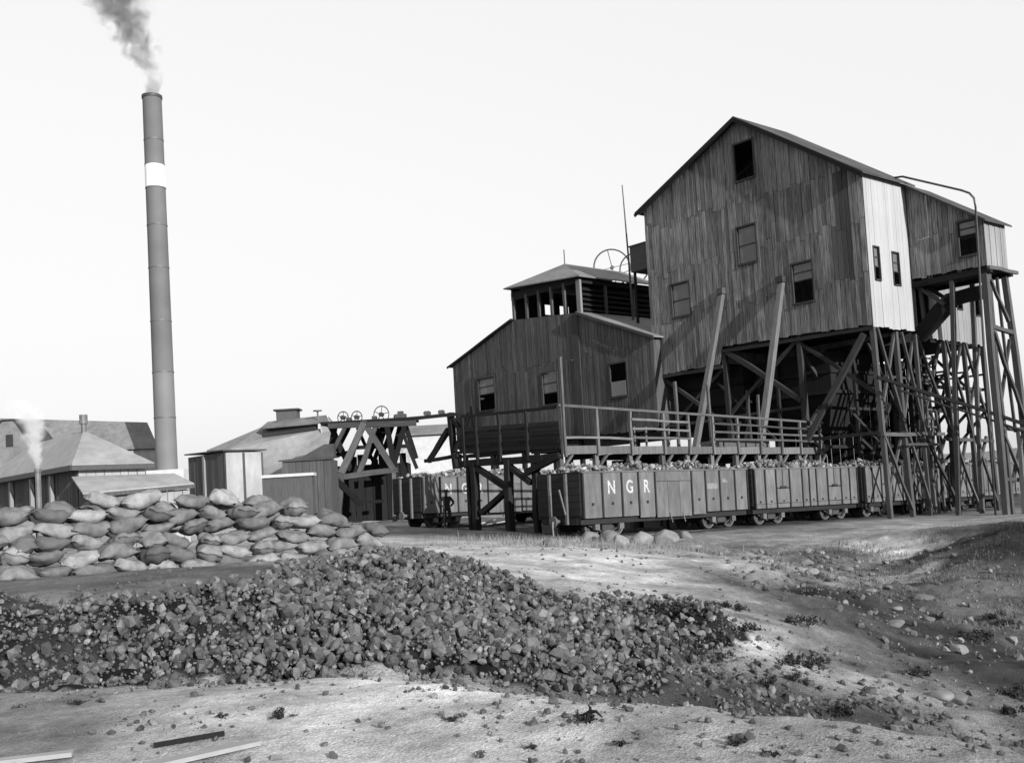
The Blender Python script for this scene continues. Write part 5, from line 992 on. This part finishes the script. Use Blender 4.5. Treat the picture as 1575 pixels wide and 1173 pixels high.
BL = [(2.35, 34.6, .3, 'left-hand big pale boulder under the end of the NGR wagon'), (2.95, 33.8, .36, 'big lumpy boulder second from the left beside the wagon bogie'), (3.0, 31.2, .3, 'small pale stone in front of the boulders by the wagon'), (4.02, 34.3, .36, 'rounded boulder below the wagon door'), (4.85, 34.5, .42, 'largest pale rounded boulder below the wagon door'), (5.7, 35.9, .26, 'grey boulder by the second bogie of the NGR wagon'), (.9, 29.5, .22, 'pale pointed stone in the grass before the wagon end')]
for i, (x, y, s, lb) in enumerate(BL): rock(x, y, s, m_rock, 'boulder', lb, 'boulder', 'boulders beside the nearest wagon', 50+i)
ps = ['topmost', 'second from top', 'third from top', 'fourth from top', 'fifth from top', 'sixth from top', 'seventh from top', 'eighth from top', 'ninth from top', 'tenth from top', 'eleventh from top', 'twelfth from top', 'thirteenth from top', 'fourteenth from top', 'fifteenth from top', 'lowest']
for i, (x, y) in enumerate(sorted(ROCK, key=lambda p: -p[1])): rock(x, y, random.uniform(.1, .2), m_rock, 'pale_rock', 'pale rock on the gully slope, %s' % ps[i], 'rock', 'pale rocks on the gully slope', 80+i, .5)

# ---------------------------------------------------------------- shrubs, grass, timbers
def shrub(x, y, s, label, seed):
    r = np.random.default_rng(seed); t = thing('shrub', label, 'shrub', (x, y, gzz(x, y)-.02), False, 'low dark shrubs')
    g = gzz(x, y); mb = MB()
    for k in range(5):
        a = r.uniform(0, 6.28); mb.tube([(x, y, g-.02), (x+math.cos(a)*s*.35, y+math.sin(a)*s*.35, g+s*.45)], [.008, .004], 4, False)
    mb.build('stem', m_timberd, t)
    n = 320; V = []; F = []
    cl = r.normal(size=(9, 3))*np.array([.5, .45, .15])*s+np.array([0, 0, .3*s])
    for k in range(n):
        c = cl[r.integers(9)]+r.normal(size=3)*.14*s; c[2] = max(c[2], .02); u = r.normal(size=3); u /= np.linalg.norm(u); v = np.cross(u, r.normal(size=3)); v /= np.linalg.norm(v); l = s*r.uniform(.07, .16)
        b0 = len(V); c = c+np.array([x, y, g]); V += [c-u*l, c+v*l*.4, c+u*l, c-v*l*.4]; F.append([b0, b0+1, b0+2, b0+3])
    mesh('foliage', V, F, m_shrub, t)
for i, (x, y) in enumerate(SHRUB):
    s = random.uniform(.14, .26) if y > 10 else random.uniform(.05, .1)
    if y > 18: s *= 1.3
    d_ = 'right of the coal heap' if x < 4.6 and y > 11 else ('on the far gully floor' if y > 11 else 'on the bare foreground')
    lab = '%s dark shrub %s, %s nearest to the viewer' % ('small' if s < .15 else 'low', d_, ORD[i] if i < 25 else 'twenty-%s' % ORD[i-20]) if 0 else None
    rank = sorted(range(len(SHRUB)), key=lambda j: SHRUB[j][1]).index(i)
    names = ORD+['twenty-sixth', 'twenty-seventh', 'twenty-eighth', 'twenty-ninth', 'thirtieth', 'thirty-first']
    shrub(x, y, s, 'low dark shrub %s, %s nearest the viewer of all shrubs' % (d_, names[rank]), 300+i)
def grass(n, cx0, cy0, sx, sy, h, name, label, seed, mat):
    r = np.random.default_rng(seed); X = cx0+r.normal(0, sx, n); Y = cy0+r.normal(0, sy, n)
    k = fbm(X, Y, 1.1, 3, seed) > .5; X = X[k]; Y = Y[k]; Z = gz(X, Y); V = []; F = []
    for x, y, z in zip(X, Y, Z):
        hh = h*r.uniform(.4, 1.3); a = r.uniform(0, 6.28); b0 = len(V); dx, dy = math.cos(a)*.007, math.sin(a)*.007; l1 = r.normal(0, .35, 2)*hh
        V += [(x-dx, y-dy, z-.01), (x+dx, y+dy, z-.01), (x+l1[0], y+l1[1], z+hh)]; F.append([b0, b0+1, b0+2])
    props(mesh(name, V, F, mat), label, 'grass', None, 'stuff')
grass(3600, .5, 31.5, 1.8, 1.7, .22, 'dry_grass', 'pale dry grass before the end of the nearest wagon', 5, m_grass)
grass(2600, 3., 31, 1.2, 1.5, .24, 'dry_grass', 'pale dry grass around the boulders by the wagon', 15, m_grass)
grass(5000, 9.8, 23, 1.6, 2.0, .1, 'dry_grass', 'grey grass on the far bank of the gully', 6, M('bank_grass', .11, .4, 0, (1, 1, 1), 3., .9, 0, .1, .3, 2.))
grass(11000, 12.5, 28.5, 2.6, 2.2, .13, 'dark_scrub', 'dark scrub along the top of the far bank', 8, m_shrub)
def board(name, label, p, q, w_, h_, mat): 
    a = np.array((*p, gzz(*p)+h_*.7)); b_ = np.array((*q, gzz(*q)+h_*.7)); mb = MB(); mb.beam(a, b_, w_, h_); o = mb.build(name, mat); props(o, label, 'plank', 'bleached planks in the foreground')
board('plank', 'long bleached plank lying at the lower left edge of the view', (-2.75, 6.65), (-1.85, 7.25), .13, .03, m_plank)
board('plank', 'bleached plank half out of view in the lower left corner', (-4.1, 6.95), (-3.1, 7.22), .1, .03, m_plank)
board('plank', 'thin dark stick lying above the long bleached plank', (-2.6, 7.36), (-2.15, 7.52), .035, .03, m_timberd)
for i, (x, y, a, l, lb) in enumerate(((-2.55, 49.6, .3, 1.5, 'pale loose board left of the deck legs'), (-1.7, 49.2, -.2, 1.8, 'pale loose board lying between the deck legs'), (-.9, 48.6, .1, 1.4, 'pale loose board right of the deck legs'), (-1.5, 47.6, .5, 1.1, 'short pale board nearest the viewer under the deck end'))):
    g = gzz(x, y); mb = MB(); mb.beam((x-math.cos(a)*l/2, y-math.sin(a)*l/2, g+.12), (x+math.cos(a)*l/2, y+math.sin(a)*l/2, g+.05+.1*i), .22, .06); props(mb.build('loose_board', m_wall), lb, 'plank', 'loose boards under the deck end')
t = thing('forked_branch', 'small dark forked branch sticking up from the bare foreground', 'branch', (.42, 7.2, gzz(.42, 7.2)), False)
g = gzz(.42, 7.2); mb = MB(); mb.tube([(.31, 7.25, g+.02), (.37, 7.22, g+.028), (.42, 7.2, g+.05), (.46, 7.16, g+.06), (.5, 7.15, g+.02)], [.004, .01, .016, .011, .004], 6); mb.build('limb', m_timberd, t); mb = MB(); mb.tube([(.42, 7.2, g+.03), (.425, 7.2, g+.08), (.41, 7.2, g+.1)], [.016, .01, .004], 6); mb.build('stub', m_timberd, t); mb = MB(); mb.tube([(.44, 7.17, g+.03), (.4, 7.1, g+.05), (.38, 7.02, g+.01)], [.012, .009, .004], 6); mb.build('twig', m_timberd, t)

# ---------------------------------------------------------------- standing man
px_, py_ = -3.02, 46.0; g = gzz(px_, py_); H = 1.66
man = thing('person', 'person in dark jacket, trousers and hat standing with hands on hips by the far wagon', 'person', (px_, py_, g), False)
J = {'pel': (0, 0, .93), 'wst': (0, 0, 1.08), 'chs': (0, .01, 1.3), 'nk': (0, 0, 1.44), 'hd0': (0, -.01, 1.5), 'hd1': (0, -.02, 1.58), 'hd2': (0, -.01, 1.67),
     'shL': (-.17, 0, 1.39), 'elL': (-.33, .05, 1.16), 'haL': (-.17, -.06, .99), 'shR': (.17, 0, 1.39), 'elR': (.33, .05, 1.16), 'haR': (.17, -.06, .99),
     'hpL': (-.1, 0, .88), 'knL': (-.12, -.02, .49), 'anL': (-.14, .02, .09), 'toL': (-.16, -.15, .04), 'hpR': (.1, 0, .88), 'knR': (.13, -.02, .49), 'anR': (.16, .02, .09), 'toR': (.2, -.15, .04)}
RJ = {'pel': (.16, .12), 'wst': (.15, .11), 'chs': (.19, .13), 'nk': (.06, .06), 'hd0': (.07, .08), 'hd1': (.085, .1), 'hd2': (.06, .07), 'shL': (.085, .08), 'elL': (.06, .06), 'haL': (.045, .04), 'hpL': (.1, .1), 'knL': (.075, .075), 'anL': (.055, .06), 'toL': (.05, .035)}
E = [('pel', 'wst'), ('wst', 'chs'), ('chs', 'nk'), ('nk', 'hd0'), ('hd0', 'hd1'), ('hd1', 'hd2'), ('chs', 'shL'), ('shL', 'elL'), ('elL', 'haL'), ('chs', 'shR'), ('shR', 'elR'), ('elR', 'haR'), ('pel', 'hpL'), ('hpL', 'knL'), ('knL', 'anL'), ('anL', 'toL'), ('pel', 'hpR'), ('hpR', 'knR'), ('knR', 'anR'), ('anR', 'toR')]
ks = list(J); me = bpy.data.meshes.new('body'); me.from_pydata([J[k] for k in ks], [(ks.index(a), ks.index(b_)) for a, b_ in E], []); bo = bpy.data.objects.new('body', me); COL.objects.link(bo)
md = bo.modifiers.new('skin', 'SKIN'); md.use_smooth_shade = True
for i, k in enumerate(ks):
    sv = me.skin_vertices[0].data[i]; sv.radius = RJ.get(k) or RJ[k[:-1]+'L']; sv.use_root = (k == 'pel')
bo.modifiers.new('sub', 'SUBSURF').levels = 2; bo.modifiers['sub'].render_levels = 2
dg = bpy.context.evaluated_depsgraph_get(); bm_ = bpy.data.meshes.new_from_object(bo.evaluated_get(dg)); bpy.data.objects.remove(bo)
bm_.materials.clear(); bm_.materials.append(m_cloth); bm_.materials.append(m_skin)
for p in bm_.polygons:
    c = p.center; p.material_index = 1 if (c.z > 1.49 and c.y < .05) else 0; p.use_smooth = True
bo = bpy.data.objects.new('body', bm_); COL.objects.link(bo); bo.parent = man; REF[bo] = np.array((px_, py_, g))
sc_ = H/1.72; bo.scale = (sc_, sc_, sc_)
def mp(x, y, z): return (px_+x*sc_, py_+y*sc_, g+z*sc_)
mb = MB(); mb.tube([mp(0, -.01, 1.64), mp(0, -.01, 1.655)], .17, 18); mb.tube([mp(0, -.01, 1.655), mp(0, -.01, 1.72), mp(0, -.01, 1.76)], [.1, .095, .07], 14); mb.build('hat', m_hat, man)
for sx in (-1, 1):
    hx = sx*.16
    mb = MB()
    for k in range(4): mb.tube([mp(hx-sx*.0, -.085+k*.022, 1.0), mp(hx-sx*.035, -.1+k*.02, .985), mp(hx-sx*.06, -.1+k*.018, .965)], [.011, .01, .008], 6)
    mb.tube([mp(hx, -.04, 1.01), mp(hx-sx*.03, .0, .99)], [.012, .009], 6); mb.build('fingers', m_skin, man)
mb = MB(); mb.tube([mp(0, -.105, 1.575), mp(0, -.13, 1.55)], [.012, .018], 6); mb.build('nose', m_skin, man)
